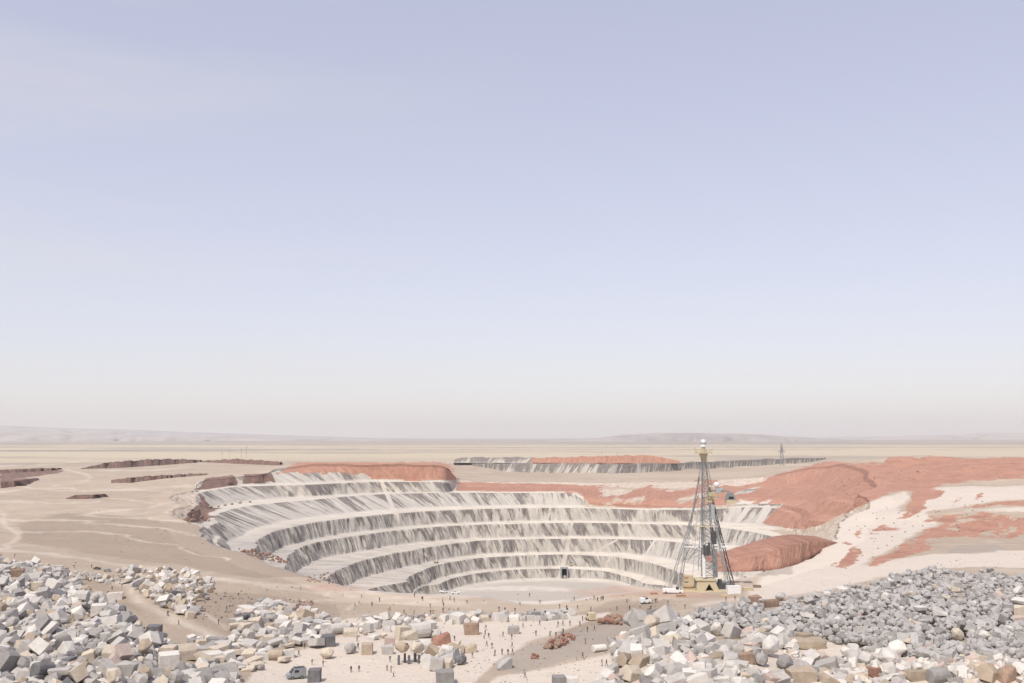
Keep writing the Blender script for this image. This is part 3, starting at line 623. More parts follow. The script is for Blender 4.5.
#OBJECTS_BELOW
# ------------------------------------------------------------------ stones: shapes shared by every copy
def hull(pts):
    b = bmesh.new(); vs = [b.verts.new(p) for p in pts]; rr_ = bmesh.ops.convex_hull(b, input=vs)
    bmesh.ops.delete(b, geom=[e for e in rr_['geom_interior'] if isinstance(e, bmesh.types.BMVert)], context='VERTS')
    bmesh.ops.dissolve_limit(b, angle_limit=R_(9), verts=list(b.verts), edges=list(b.edges))
    bmesh.ops.bevel(b, geom=list(b.edges), offset=.02, segments=1, affect='EDGES', profile=.5)
    bmesh.ops.recalc_face_normals(b, faces=list(b.faces)); return b
def rock_shape(kind, sd):
    q = random.Random(sd); J = lambda a: q.uniform(-a, a)
    if kind in ('block', 'slab', 'wedge', 'cube'):
        hx, hy, hz = {'block': (.60, .43, .39), 'slab': (.65, .46, .20), 'wedge': (.6, .45, .4), 'cube': (.46, .44, .42)}[kind]
        j = .05 if kind == 'cube' else .15
        pts = [(hx*sx*(1+J(j)*1.5), hy*sy*(1+J(j)*1.5), hz*sz*(1+J(j)*1.5)) for sx in (-1, 1) for sy in (-1, 1) for sz in (-1, 1)]
        if kind == 'wedge': pts = [(x*(1 if z < 0 else .72+J(.15)), y*(1 if z < 0 else .8), z*(1 if (z < 0 or x > 0) else .15+J(.1))) for x, y, z in pts]
        if kind in ('block', 'slab', 'wedge'):
            for _k in range(3):
                c = q.choice([p_ for p_ in pts if abs(p_[0]) > hx*.6 and abs(p_[1]) > hy*.5]); pts.remove(c); a1, a2, a3 = q.uniform(.35, .8), q.uniform(.35, .8), q.uniform(.3, .8)
                pts += [(c[0]*a1, c[1], c[2]), (c[0], c[1]*a2, c[2]), (c[0], c[1], c[2]*a3)]
    elif kind == 'gabled': 
        pts = [(.55*sx, .42*sy*(1+J(.06)), z) for sx in (-1, 1) for sy, z in ((-1, -.4), (1, -.4), (-1, .08+J(.05)), (1, .08+J(.05)), (J(.1), .42))]
    elif kind == 'drum':
        n = 11; pts = [((.55+J(.03))*sx, .40*math.cos(2*math.pi*i/n)*(1+J(.04)), .40*math.sin(2*math.pi*i/n)*(1+J(.04))) for sx in (-1, 1) for i in range(n)]
    else:
        pts = []
        for i in range(18):
            z = 1-2*(i+.5)/18; r0 = math.sqrt(1-z*z); a_ = i*2.4+J(.5); k = 1+J(.16); pts.append((.55*r0*math.cos(a_)*k, .48*r0*math.sin(a_)*k, .42*z*k))
    return hull(pts)
KINDS = ['block', 'slab', 'wedge', 'cube', 'gabled', 'drum', 'boulder']
ROCKM = {}
for k in KINDS:
    ROCKM[k] = []
    for v in range(5):
        b = rock_shape(k, hash_ := KINDS.index(k)*31+v*7+3)
        me = bpy.data.meshes.new('stone_'+k); b.to_mesh(me); b.free(); me.materials.append(ROCK['grey']); ROCKM[k].append(me)
NAMES = {'block': 'stone_block', 'slab': 'stone_slab', 'wedge': 'stone_wedge', 'cube': 'stone_cube', 'gabled': 'gabled_stone', 'drum': 'stone_drum', 'boulder': 'boulder'}
STONES = []        # dicts first, objects later (the 300 largest in view become individual objects)
def stone(px, py, size, kind, colour, rot=None, lift=0.0, sc=(1, 1, 1), heap='yard', label=None, p=None, cls='block'):
    p = ground_at(px, py) if p is None else p
    if rot is None: rot = (random.uniform(-.1, .1), random.uniform(-.1, .1), random.uniform(0, 6.28))
    STONES.append(dict(p=(p[0], p[1], p[2]+lift), size=size, sc=sc, kind=kind, colour=colour, rot=rot, heap=heap, label=label, px=px, py=py, w=size/p[1]*FPX*max(sc[0], sc[2]), v=random.randrange(5), cls=cls))
def spx(wpx, py, z=-49): return wpx*(at(512, py, z)[1])/FPX
# --- stones one can name
def named(x0, y0, x1, y1, kind, colour, label, rz=0, tilt=(0, 0), zs=1.0, depth=1.0, heap='named'):
    cx_ = (x0+x1)/2; p = ground_at(cx_, y1-.12*(y1-y0)); sz = (x1-x0)/FPX*p[1]; hgt = (y1-y0)/FPX*p[1]
    base = {'block': (1.24, .76), 'slab': (1.3, .4), 'wedge': (1.2, .75), 'cube': (.92, .84), 'gabled': (1.1, .82), 'drum': (1.1, .8), 'boulder': (1.08, .84)}[kind]
    sx = 1/base[0]; szz = hgt/sz/base[1]*zs*.97
    p = p.copy(); p[1] += sz*.3
    stone(cx_, y1, sz, kind, colour, (tilt[0], tilt[1], rz), lift=hgt*.45, sc=(sx, sx*depth, szz), heap=heap, label=label, p=p)
ND = [
 (432, 635, 451, 647, 'wedge', 'rust red', 'rust brown wedge with pale top, right of the big white drum', .35, (0, 0)),
 (409, 625, 429, 641, 'drum', 'white', 'big white stone drum with grey end, tallest in the yard', .5, (0, 0)),
 (464, 626, 478, 636, 'block', 'brown', 'brown block standing apart in the yard, above the tan wedge', .2, (0, 0)),
 (465, 645, 477, 654, 'wedge', 'tan', 'tan wedge standing apart, just above the dark grey boulder', .3, (0, .2)),
 (454, 655, 467, 667, 'boulder', 'dark grey', 'dark grey boulder with pale top at the right edge of the yard cluster', .3, (0, 0)),
 (436, 673, 453, 686, 'cube', 'grey', 'grey cube cut by the bottom edge, below the dark grey boulder', .15, (0, 0)),
 (352, 680, 366, 692, 'cube', 'grey', 'grey cube almost hidden at the bottom edge, left of the people', .1, (0, 0)),
 (384, 639, 394, 647, 'block', 'pink', 'small pink block left of the tan boulders on dark posts', .2, (0, 0)),
 (343, 644, 356, 656, 'boulder', 'pale grey', 'rounded pale grey boulder directly left of the tan cube', .3, (0, 0)),
 (361, 645, 372, 656, 'cube', 'tan', 'tan cube between the rounded grey boulder and the pale block', .1, (0, 0)),
 (381, 647, 392, 656, 'block', 'pale grey', 'pale grey block between the tan cube and the boulders on posts', .15, (0, 0)),
 (395, 629, 408, 642, 'block', 'cream', 'cream block standing just left of the big white drum', .7, (0, 0)),
 (266, 652, 281, 662, 'drum', 'tan', 'tan drum lying alone on the pale ground below the middle heap', .2, (0, 0)),
 (320, 649, 333, 661, 'boulder', 'cream', 'rounded orange cream boulder below the dark grey box stone', .6, (0, 0)),
 (321, 637, 334, 648, 'cube', 'dark grey', 'dark grey box stone above the rounded cream boulder', .2, (0, 0)),
 (308, 671, 320, 684, 'cube', 'dark grey', 'dark grey box stone beside the parked dark truck', .05, (0, 0)),
 (329, 625, 344, 636, 'drum', 'white', 'white drum with grey end at the right end of the middle heap', .6, (0, 0)),
 (343, 629, 356, 638, 'gabled', 'cream', 'cream gabled block just right of the white drum with grey end', .3, (0, 0)),
 (508, 628, 519, 635, 'cube', 'grey', 'grey box stone with pale top alone in the open yard', .05, (0, 0)),
 (498, 659, 512, 671, 'wedge', 'bluish grey', 'bluish grey wedge leaning on the end of the bare spur', .5, (.15, .2)),
 (553, 678, 565, 690, 'cube', 'grey', 'grey box stone on the bottom edge, left of the white one', .1, (0, 0)),
 (567, 679, 578, 690, 'cube', 'white', 'white box stone on the bottom edge, right of the grey one', .1, (0, 0)),
 (593, 646, 606, 653, 'drum', 'white', 'small white drum with grey end at the left tip of the right heap', .4, (0, 0)),
 (711, 624, 724, 638, 'boulder', 'white', 'faceted white boulder with grey side, left of its darker sided neighbour', .4, (.3, .2)),
 (725, 626, 741, 641, 'block', 'white', 'tilted white block with a dark right side, above the light rubble', .8, (.3, .35)),
 (763, 637, 781, 661, 'boulder', 'white', 'largest white boulder of the right heap, with flat faces', .9, (.2, .5)),
 (755, 654, 771, 669, 'boulder', 'grey', 'round faceted grey boulder just left below the largest white one', .3, (0, 0)),
 (739, 655, 754, 665, 'block', 'brown', 'orange brown block wedged among white boulders', .1, (0, 0)),
 (777, 657, 795, 673, 'boulder', 'grey', 'round grey boulder right below the largest white boulder', .8, (0, 0)),
 (632, 656, 650, 669, 'wedge', 'tan', 'tan faceted wedge at the left side of the right heap', .9, (.2, .4)),
 (618, 655, 633, 669, 'gabled', 'tan', 'tan gabled stone, leftmost of two large tan ones', 1.0, (.2, .3)),
 (622, 668, 642, 683, 'gabled', 'cream', 'cream gabled stone by the bottom edge near two people', .8, (.1, .2)),
 (750, 597, 761, 605, 'block', 'brown', 'brown block on the crest of the grey mound, the left one', .2, (0, 0)),
 (766, 601, 779, 608, 'slab', 'brown', 'flat brown slab on the crest of the grey mound, the right one', .05, (0, 0)),
 (776, 593, 787, 602, 'boulder', 'bluish grey', 'rounded grey boulder standing up behind the flat brown slab', .5, (0, 0)),
 (799, 635, 812, 645, 'cube', 'tan', 'tan box stone on the orange tan slab', .4, (0, 0)),
 (794, 642, 826, 650, 'slab', 'tan', 'wide orange tan slab lying at the front of the grey mound', .1, (0, 0)),
 (791, 672, 816, 688, 'block', 'tan', 'wide tan block at the bottom edge, with a brown right half', .05, (0, 0)),
 (952, 630, 967, 643, 'boulder', 'cream', 'cream boulder standing alone in the middle of the grey mound', .3, (0, 0)),
 (910, 673, 930, 682, 'slab', 'tan', 'flat brownish slab at the bottom, left of the ribbed grey stone', .05, (0, 0)),
 (931, 671, 951, 686, 'drum', 'grey', 'ribbed looking grey stone drum at the bottom, right of the flat slab', .3, (0, 0)),
 (979, 666, 1003, 684, 'gabled', 'tan', 'large tan gabled stone at the bottom right', .9, (.2, .2)),
 (1001, 668, 1019, 684, 'wedge', 'brown', 'dark brown wedge, rightmost large stone at the bottom', .6, (.1, .1)),
 (1011, 608, 1028, 619, 'block', 'cream', 'cream block cut by the right edge on the grey mound', .2, (0, 0)),
 (1012, 618, 1028, 626, 'block', 'pink', 'pink block cut by the right edge below the cream one', .1, (0, 0)),
 (870, 669, 880, 678, 'cube', 'rust red', 'small rust red cube among white rubble at the bottom right', .2, (0, 0)),
 (106, 594, 121, 602, 'block', 'white', 'white block standing apart at the right top of the left heap', .1, (0, 0)),
 (146, 627, 159, 636, 'cube', 'dark grey', 'dark grey cube on the right slope of the left heap', .1, (0, 0)),
 (10, 570, 21, 578, 'block', 'brown', 'brown block at the top left of the left heap', .2, (0, 0)),
 (31, 583, 41, 593, 'cube', 'cream', 'cream cube in the upper part of the left heap', .2, (0, 0)),
 (68, 608, 84, 623, 'boulder', 'white', 'large pale faceted boulder in the upper middle of the left heap', .2, (0, 0)),
 (90, 606, 104, 616, 'cube', 'white', 'white cube just right of the large pale faceted boulder', .3, (0, 0)),
 (160, 648, 174, 660, 'cube', 'cream', 'cream cube beside the long cream gabled block', .1, (0, 0)),
 (175, 646, 193, 662, 'gabled', 'cream', 'long cream gabled block at the right side of the left heap', .5, (0, 0)),
 (157, 656, 176, 671, 'cube', 'white', 'large white cube under the cream cube', .4, (0, 0)),
 (38, 612, 54, 625, 'wedge', 'tan', 'tan wedge in the middle of the left heap', .7, (.2, .2)),
 (77, 652, 93, 664, 'wedge', 'cream', 'cream tilted wedge in the lower middle of the left heap', .4, (.2, .2)),
]
for x0, y0, x1, y1, k, c, lb, rz, tl in ND: named(x0, y0, x1, y1, k, c, lb, rz, tl)
# tan boulders that rest on short dark posts: see the shelter below
def inside(poly, x, y): return bool(pip(np.array([x], float), np.array([y], float), poly)[0])
def fill(poly, n, wpx, palette, heap, kinds, tilt, space, lifts=(0, 0), cls='block', clump=0, gaps=0, seed=0, ss=(.6, 1.25)):
    q = random.Random(seed); xs = [p[0] for p in poly]; ys = [p[1] for p in poly]; placed = []
    avoid = [(s_['px'], s_['py'], s_['w']) for s_ in STONES if s_['label']]
    tries = 0
    while len(placed) < n and tries < n*60:
        tries += 1; x = q.uniform(min(xs), max(xs)); y = q.uniform(min(ys), max(ys))
        if not inside(poly, x, y): continue
        if gaps and N3.fbm(np.array([x/11.]), np.array([y/5.]), 3)[0] > gaps: continue
        w = wpx*(y-437)/200*q.uniform(*ss)
        if any(abs(x-a)+abs(y-b)*1.7 < (w+c)*.5*space for a, b, c in placed): continue
        if any(abs(x-a) < (w+c)*.46 and -c*.45 < (y-b) < c*.55 for a, b, c in avoid): continue
        placed.append((x, y, w))
    for x, y, w in placed:
        col = q.choices(list(palette), list(palette.values()))[0]; k = q.choices(list(kinds), list(kinds.values()))[0]
        t = (q.gauss(0, tilt), q.gauss(0, tilt), q.uniform(0, 6.28)); p = ground_at(x, y)
        sz = w*p[1]/FPX; L_ = sz*q.uniform(*lifts)+sz*.24
        if clump: L_ += clump*max(0, float(N2.fbm(np.array([p[0]/7.]), np.array([p[1]/7.]), 2)[0])+.15)
        stone(x, y, sz, k, col, t, lift=L_, sc=(1, 1, q.uniform(.85, 1.15)), heap=heap, p=p, cls=cls)
PALG = {'pale grey': 48, 'white': 13, 'grey': 24, 'cream': 7, 'tan': 4, 'pink': 2, 'dark grey': 4}
KND = {'block': 28, 'slab': 12, 'wedge': 22, 'cube': 8, 'gabled': 6, 'drum': 3, 'boulder': 30}
fill([(-8, 560), (40, 566), (70, 580), (96, 597), (120, 616), (145, 632), (165, 645), (205, 662), (236, 683), (240, 696), (-8, 696)], 1500, 10.2, PALG, 'left heap', KND, .42, .50, (-.1, .45), seed=1, ss=(.45, 1.3))
fill([(-8, 575), (40, 582), (70, 596), (100, 614), (130, 634), (150, 652), (160, 690), (-8, 690)], 200, 11.5, PALG, 'left heap', KND, .5, .75, (.4, .85), seed=2)
fill([(118, 575), (128, 568), (160, 570), (190, 573), (213, 584), (208, 600), (192, 603), (200, 612), (188, 620), (165, 610), (150, 598), (135, 592)], 150, 8.5, {'pale grey': 26, 'white': 22, 'cream': 14, 'grey': 14, 'tan': 8, 'dark grey': 6}, 'small left heap', KND, .35, .52, (0, .5), seed=3)
fill([(55, 566), (70, 572), (100, 577), (118, 580), (110, 585), (60, 575)], 30, 7, PALG, 'small left heap', KND, .2, .9, (0, .1), seed=31)
fill([(236, 616), (250, 610), (262, 603), (290, 607), (315, 614), (330, 622), (350, 630), (335, 640), (325, 650), (300, 647), (280, 650), (255, 642), (235, 640)], 170, 10, {'pale grey': 28, 'white': 20, 'cream': 14, 'grey': 14, 'tan': 8, 'pink': 6, 'dark grey': 3}, 'middle heap', KND, .18, .74, (0, .3), seed=4)
fill([(190, 640), (235, 640), (290, 655), (280, 668), (250, 672), (200, 655)], 44, 10, {'white': 30, 'pale grey': 25, 'cream': 15, 'grey': 8}, 'middle heap', {'slab': 5, 'block': 3, 'boulder': 2}, .12, .9, (-.1, .1), seed=5)
fill([(350, 630), (370, 618), (400, 616), (440, 618), (440, 628), (410, 634), (400, 645), (380, 640), (350, 640)], 46, 8, {'pale grey': 30, 'white': 25, 'cream': 12, 'grey': 12, 'pink': 4}, 'yard cluster', KND, .18, .8, (0, .2), seed=6)
fill([(394, 640), (430, 636), (455, 648), (462, 668), (440, 672), (425, 668), (420, 650)], 34, 12, {'pale grey': 20, 'white': 20, 'cream': 30, 'tan': 14, 'grey': 8}, 'yard cluster', KND, .3, .62, (0, .3), seed=7)
fill([(440, 618), (470, 616), (485, 616), (486, 622), (450, 624)], 16, 12, {'pale grey': 24, 'white': 18, 'cream': 16, 'grey': 12}, 'yard back row', {'gabled': 20, 'block': 10, 'wedge': 8}, .1, .7, seed=8)
fill([(488, 617), (520, 616), (560, 613), (574, 614), (560, 620), (500, 623)], 34, 9, {'pale grey': 30, 'white': 18, 'grey': 10}, 'yard back row', KND, .15, .62, seed=9)
fill([(612, 648), (640, 632), (670, 622), (700, 632), (740, 640), (760, 634), (785, 640), (800, 650), (800, 660), (830, 668), (850, 683), (850, 694), (596, 694), (615, 668)], 950, 10.2, {'white': 28, 'pale grey': 38, 'cream': 7, 'grey': 10, 'pink': 4, 'tan': 3}, 'right heap', KND, .4, .50, (-.1, .4), seed=10, ss=(.45, 1.35))
fill([(632, 632), (650, 624), (672, 626), (668, 640), (640, 645)], 14, 17, {'white': 20, 'pale grey': 22, 'grey': 8, 'cream': 8}, 'right heap', KND, .4, .6, (.2, .6), seed=11)
fill([(820, 668), (870, 662), (930, 664), (1028, 660), (1028, 694), (850, 694)], 230, 8.5, {'white': 28, 'pale grey': 24, 'cream': 10, 'grey': 10, 'pink': 6, 'tan': 5}, 'bottom right heap', KND, .35, .6, (0, .35), seed=12)
fill([(840, 655), (870, 655), (900, 662), (890, 672), (860, 672)], 12, 17, {'white': 20, 'pale grey': 22, 'grey': 8}, 'bottom right heap', {'boulder': 5, 'wedge': 5}, .4, .7, (0, .4), seed=13)
# pale boulders in the grey mound
fill([(690, 625), (760, 600), (870, 590), (940, 580), (1028, 586), (1028, 660), (900, 655), (830, 640), (750, 630)], 50, 9, {'cream': 10, 'white': 14, 'pink': 3}, 'grey mound', {'slab': 20, 'boulder': 14, 'wedge': 6}, .15, 1.6, (.3, .7), seed=14, clump=3)
# rust red rocks on the bare spur
fill([(546, 650), (552, 640), (566, 637), (574, 635), (574, 641), (560, 648)], 26, 5, {'rust red': 1, 'brown': 1}, 'bare spur', {'boulder': 1, 'wedge': 1}, .4, .5, (0, .3), seed=15)
fill([(529, 661), (533, 655), (540, 656), (539, 661)], 8, 4, {'rust red': 1}, 'bare spur', {'boulder': 1}, .3, .6, seed=16)
fill([(600, 626), (603, 619), (620, 617), (621, 626)], 14, 6, {'rust red': 5, 'brown': 3}, 'bare spur far end', {'boulder': 1, 'drum': 1}, .3, .55, (0, .4), seed=17)
# grey rubble mound
MOUND = [(655, 634), (668, 622), (690, 617), (712, 614), (740, 608), (750, 604), (790, 603), (812, 598), (832, 595), (858, 590), (872, 588), (896, 581), (918, 575), (945, 572), (972, 578), (985, 577), (1006, 582), (1028, 578), (1028, 666), (970, 662), (940, 668), (900, 660), (876, 654), (850, 648), (828, 642), (790, 642), (765, 634), (735, 628), (700, 632), (680, 640)]
fill(MOUND, 3600, 5.4, {'bluish grey': 80, 'grey': 14, 'pale grey': 6}, 'grey mound', {'boulder': 8, 'block': 2, 'wedge': 1}, .5, .42, (0, .6), cls='rubble', clump=2.4, gaps=.30, seed=20, ss=(.45, 1.7))
# small dark stones and red chips strewn about
def strew(name, spots, colours, seed):
    q = random.Random(seed); vv, ff, mm = [], [], []; mats = [ROCK[c] for c in colours]
    for poly, n, (a0, a1) in spots:
        xs = [p[0] for p in poly]; ys = [p[1] for p in poly]; k = 0
        while k < n:
            x = q.uniform(min(xs), max(xs)); y = q.uniform(min(ys), max(ys))
            if not inside(poly, x, y): continue
            k += 1; p = ground_at(x, y); sz = q.uniform(a0, a1)*p[1]/FPX
            me = ROCKM['boulder'][q.randrange(5)]; M = Matrix.Translation((p[0], p[1], p[2]+sz*.25)) @ Matrix.Rotation(q.uniform(0, 6), 4, 'Z') @ Matrix.Diagonal((sz, sz, sz, 1))
            o = len(vv); vv += [tuple(M @ v.co) for v in me.vertices]; ff += [tuple(i+o for i in f.vertices) for f in me.polygons]; mm += [q.randrange(len(mats))]*len(me.polygons)
    return tag(mesh_obj(name, vv, ff, mats, mm), kind='stuff')
strew('red_rubble', [([(304, 582), (310, 575), (330, 572), (338, 584)], 46, (1.0, 2.6)), ([(272, 606), (285, 599), (312, 600), (322, 606)], 50, (.8, 2.6)), ([(236, 548), (262, 552), (284, 559), (290, 564), (262, 560), (240, 552)], 70, (1.2, 3.6)), ([(184, 520), (200, 512), (214, 520), (200, 526)], 24, (1.2, 3))], ['rust red', 'brown'], 5)
strew('loose_stones', [([(188, 592), (245, 590), (262, 605), (230, 624), (195, 620)], 110, (.8, 2.2)), ([(60, 560), (240, 585), (620, 596), (735, 600), (640, 650), (480, 680), (300, 612), (120, 590)], 330, (.5, 1.6)),
                       ([(60, 500), (300, 560), (340, 590), (100, 550)], 60, (.5, 1.5)), ([(760, 600), (900, 570), (1024, 545), (1024, 575), (840, 595)], 30, (.5, 1.4)), ([(480, 684), (600, 640), (620, 684)], 60, (.6, 1.6)),
                       ([(840, 510), (1000, 500), (1000, 535), (860, 560)], 90, (.6, 1.8)), ([(820, 490), (870, 470), (1000, 465), (900, 485), (840, 515)], 50, (.7, 2))], ['brown', 'grey', 'dark grey', 'tan'], 6)

# ---- which stones stand as objects of their own: the 300 largest of each kind
inview = [s_ for s_ in STONES if -4 < s_['px'] < 1028 and s_['py'] < 692]
ORD = ['', 'first', 'second', 'third', 'fourth', 'fifth', 'sixth', 'seventh', 'eighth', 'ninth', 'tenth', 'eleventh', 'twelfth', 'thirteenth', 'fourteenth', 'fifteenth', 'sixteenth']
_T = ['seventeenth', 'eighteenth', 'nineteenth', 'twentieth']+['twenty-'+w for w in ORD[1:10]]+['thirtieth']; ORD += _T
NUM = ['no', 'one', 'two', 'three', 'four', 'five', 'six', 'seven', 'eight', 'nine', 'ten', 'eleven', 'twelve', 'thirteen', 'fourteen', 'fifteen', 'sixteen', 'seventeen', 'eighteen', 'nineteen', 'twenty']
NUM += ['twenty-'+w for w in NUM[1:10]]+['thirty']
blocks = sorted([s_ for s_ in inview if s_['cls'] == 'block'], key=lambda s_: (s_['label'] is None, -s_['w']))
solo, rest = blocks[:300], blocks[300:]
rub = sorted([s_ for s_ in inview if s_['cls'] == 'rubble'], key=lambda s_: -s_['w']); solo2, rest2 = rub[:300], rub[300:]
def M_of(s_):
    from mathutils import Euler
    return Matrix.Translation(s_['p']) @ Euler(s_['rot']).to_matrix().to_4x4() @ Matrix.Diagonal((s_['size']*s_['sc'][0], s_['size']*s_['sc'][1], s_['size']*s_['sc'][2], 1))
def put(s_, name, label, cat, group):
    me = ROCKM[s_['kind']][s_['v']]; o = bpy.data.objects.new(name, me); COL.objects.link(o); o.matrix_world = M_of(s_)
    o.material_slots[0].link = 'OBJECT'; o.material_slots[0].material = ROCK[s_['colour']]
    tag(o, label, cat, group); return o
SHAPEW = {'block': 'block', 'slab': 'flat slab', 'wedge': 'wedge', 'cube': 'cube', 'gabled': 'gabled stone', 'drum': 'stone drum', 'boulder': 'boulder'}
ws = sorted(s_['w'] for s_ in solo); q1, q2 = ws[len(ws)//3], ws[2*len(ws)//3]
bands = {}
for s_ in solo: bands.setdefault(s_['heap'], []).append(s_['py'])
keys = {}
for s_ in solo:
    if s_['label']: continue
    b_ = sorted(bands[s_['heap']]); n = len(b_); f_ = b_.index(s_['py'])/max(1, n-1)
    s_['band'] = 'in' if n < 12 else ('back of' if f_ < .33 else 'middle of' if f_ < .67 else 'front of')
    s_['szw'] = 'small' if s_['w'] < q1 else 'medium' if s_['w'] < q2 else 'large'
    keys.setdefault((s_['szw'], s_['colour'], s_['kind'], s_['band'], s_['heap']), []).append(s_)
for (sz_, co_, ki_, ba_, he_), l_ in keys.items():
    l_.sort(key=lambda s_: s_['px']); n = len(l_); w_ = SHAPEW[ki_]
    for i, s_ in enumerate(l_):
        if n == 1: s_['label'] = f'{sz_} {co_} {w_}, {ba_} the {he_}'
        else: s_['label'] = f'{ORD[i+1]} of {NUM[n]} {sz_} {co_} {w_}s from left, {ba_} the {he_}'
CATW = {'block': 'stone block', 'slab': 'stone slab', 'wedge': 'stone block', 'cube': 'stone block', 'gabled': 'stone block', 'drum': 'stone drum', 'boulder': 'boulder'}
for s_ in solo: put(s_, NAMES[s_['kind']], s_['label'], CATW[s_['kind']], 'pale quarried stones heaped and strewn across the foreground')
for s_ in solo2:
    third = 'left' if s_['px'] < 790 else 'middle' if s_['px'] < 915 else 'right'
    put(s_, 'rubble_stone', f'rounded grey stone packed among its like in the {third} part of the grey mound', 'stone', f'grey stones of the rubble mound, {third} part')
def merged(name, lst):
    vv, ff, mm = [], [], []; cols = sorted({s_['colour'] for s_ in lst}); o = 0; chunks = []
    for s_ in lst:
        me = ROCKM[s_['kind']][s_['v']]; M = np.array(M_of(s_)); co = np.array([v.co for v in me.vertices]); w = co @ M[:3, :3].T+M[:3, 3]
        chunks.append(w); ff += [tuple(i+o for i in f.vertices) for f in me.polygons]; mm += [cols.index(s_['colour'])]*len(me.polygons); o += len(co)
    vv = [tuple(v) for v in np.concatenate(chunks)]
    return tag(mesh_obj(name, vv, ff, [ROCK[c] for c in cols], mm), kind='stuff')
merged('smaller_stones', rest); merged('grey_rubble', rest2)

# ------------------------------------------------------------------ two tan boulders resting on short dark stone posts
tp = ground_at(410, 664); mp_ = tp[1]/FPX
posts = []
for i, (dx, dy) in enumerate([(-11, 0), (-6, 2), (-1, 0), (4, 2), (9, 0), (13, 1)]):
    o = MB().box((0, 0, .95), (.55, .55, 2.1), rz=.2*i, taper=.8).build('stone_post', ROCK['dark grey'], None, (tp[0]+dx*mp_, tp[1]+dy, tp[2]-.1))
    tag(o, f'{ORD[i+1]} from left of six short dark posts under the tan boulders', 'post', 'short dark posts under the tan boulders')
for (dx, z, w, c, k, lb) in [(-8, 3.4, 15, 'tan', 'boulder', 'left tan boulder propped on the short dark posts'), (7, 3.5, 17, 'cream', 'boulder', 'right cream tan boulder propped on the short dark posts'), (0, 6.4, 13, 'cream', 'wedge', 'cream stone crowning the two boulders on dark posts')]:
    s_ = dict(p=(tp[0]+dx*mp_, tp[1]+.8, tp[2]+z), size=w*mp_, sc=(1, .8, .85), kind=k, colour=c, rot=(.1, .1, .4+dx*.1), v=1)
    put(s_, NAMES[k], lb, 'boulder', 'boulders propped on dark posts')

# ------------------------------------------------------------------ people
def person_mesh(pose):
    J = {'pelvis': (0, 0, .93), 'waist': (0, 0, 1.08), 'chest': (0, .01, 1.30), 'neck': (0, 0, 1.47), 'head0': (0, -.01, 1.56), 'head1': (0, -.005, 1.66)}
    lf, rf, la, ra = {'stand': (0, 0, .04, .04), 'walk': (.26, -.26, -.25, .25), 'stride': (-.32, .30, .3, -.3), 'point': (.05, -.05, .0, .9)}[pose]
    vs, es, rad = [], [], []
    def V(p, r_): vs.append(p); rad.append(r_); return len(vs)-1
    pe = V(J['pelvis'], .135); wa = V(J['waist'], .125); chs = V(J['chest'], .15); ne = V(J['neck'], .06); h0 = V(J['head0'], .085); h1 = V(J['head1'], .085)
    es += [(pe, wa), (wa, chs), (chs, ne), (ne, h0), (h0, h1)]
    for sx, f_, a_ in ((-1, lf, la), (1, rf, ra)):
        hp = V((sx*.095, 0, .88), .09); kn = V((sx*.105, -f_*.55-.02, .49), .06); an = V((sx*.11, -f_+.02, .08), .042); to = V((sx*.125, -f_-.13, .035), .036)
        es += [(pe, hp), (hp, kn), (kn, an), (an, to)]
        sh = V((sx*.19, 0, 1.40), .06); el_ = V((sx*.25, -a_*.5+.03, 1.14), .042); wr = V((sx*.27, -a_-.06, .92+abs(a_)*.35), .03); hd = V((sx*.272, -a_*1.1-.08, .83+abs(a_)*.42), .033)
        es += [(chs, sh), (sh, el_), (el_, wr), (wr, hd)]
    bm_ = bmesh.new(); ly = bm_.verts.layers.skin.verify(); bv = [bm_.verts.new(p) for p in vs]
    for i, v_ in enumerate(bv): v_[ly].radius = (rad[i], rad[i]); v_[ly].use_root = (i == 0)
    for i, j in es: bm_.edges.new((bv[i], bv[j]))
    me = bpy.data.meshes.new('person'); bm_.to_mesh(me); bm_.free(); o = bpy.data.objects.new('tmp', me); COL.objects.link(o)
    o.modifiers.new('skin', 'SKIN')
    o.modifiers.new('sub', 'SUBSURF').levels = 1; o.modifiers['sub'].render_levels = 1
    dg = bpy.context.evaluated_depsgraph_get(); ev = o.evaluated_get(dg); m2 = bpy.data.meshes.new_from_object(ev); bpy.data.objects.remove(o)
    m2.name = 'person'; m2.materials.clear()
    for k in ('cl_black', 'cl_navy', 'skin', 'hair', 'black'): m2.materials.append(P[k])
    for f in m2.polygons:
        c = f.center; f.use_smooth = True
        f.material_index = 3 if (c.z > 1.66 or (c.z > 1.55 and c.y > .03)) else 2 if (c.z > 1.49 or (abs(c.x) > .235 and c.z < .98+.3)) and not (abs(c.x) > .2 and c.z > 1.0 and c.z < 1.45 and abs(c.y) < .12) else 4 if c.z < .07 else 1 if c.z < .96 and abs(c.x) < .225 else 0
    return m2

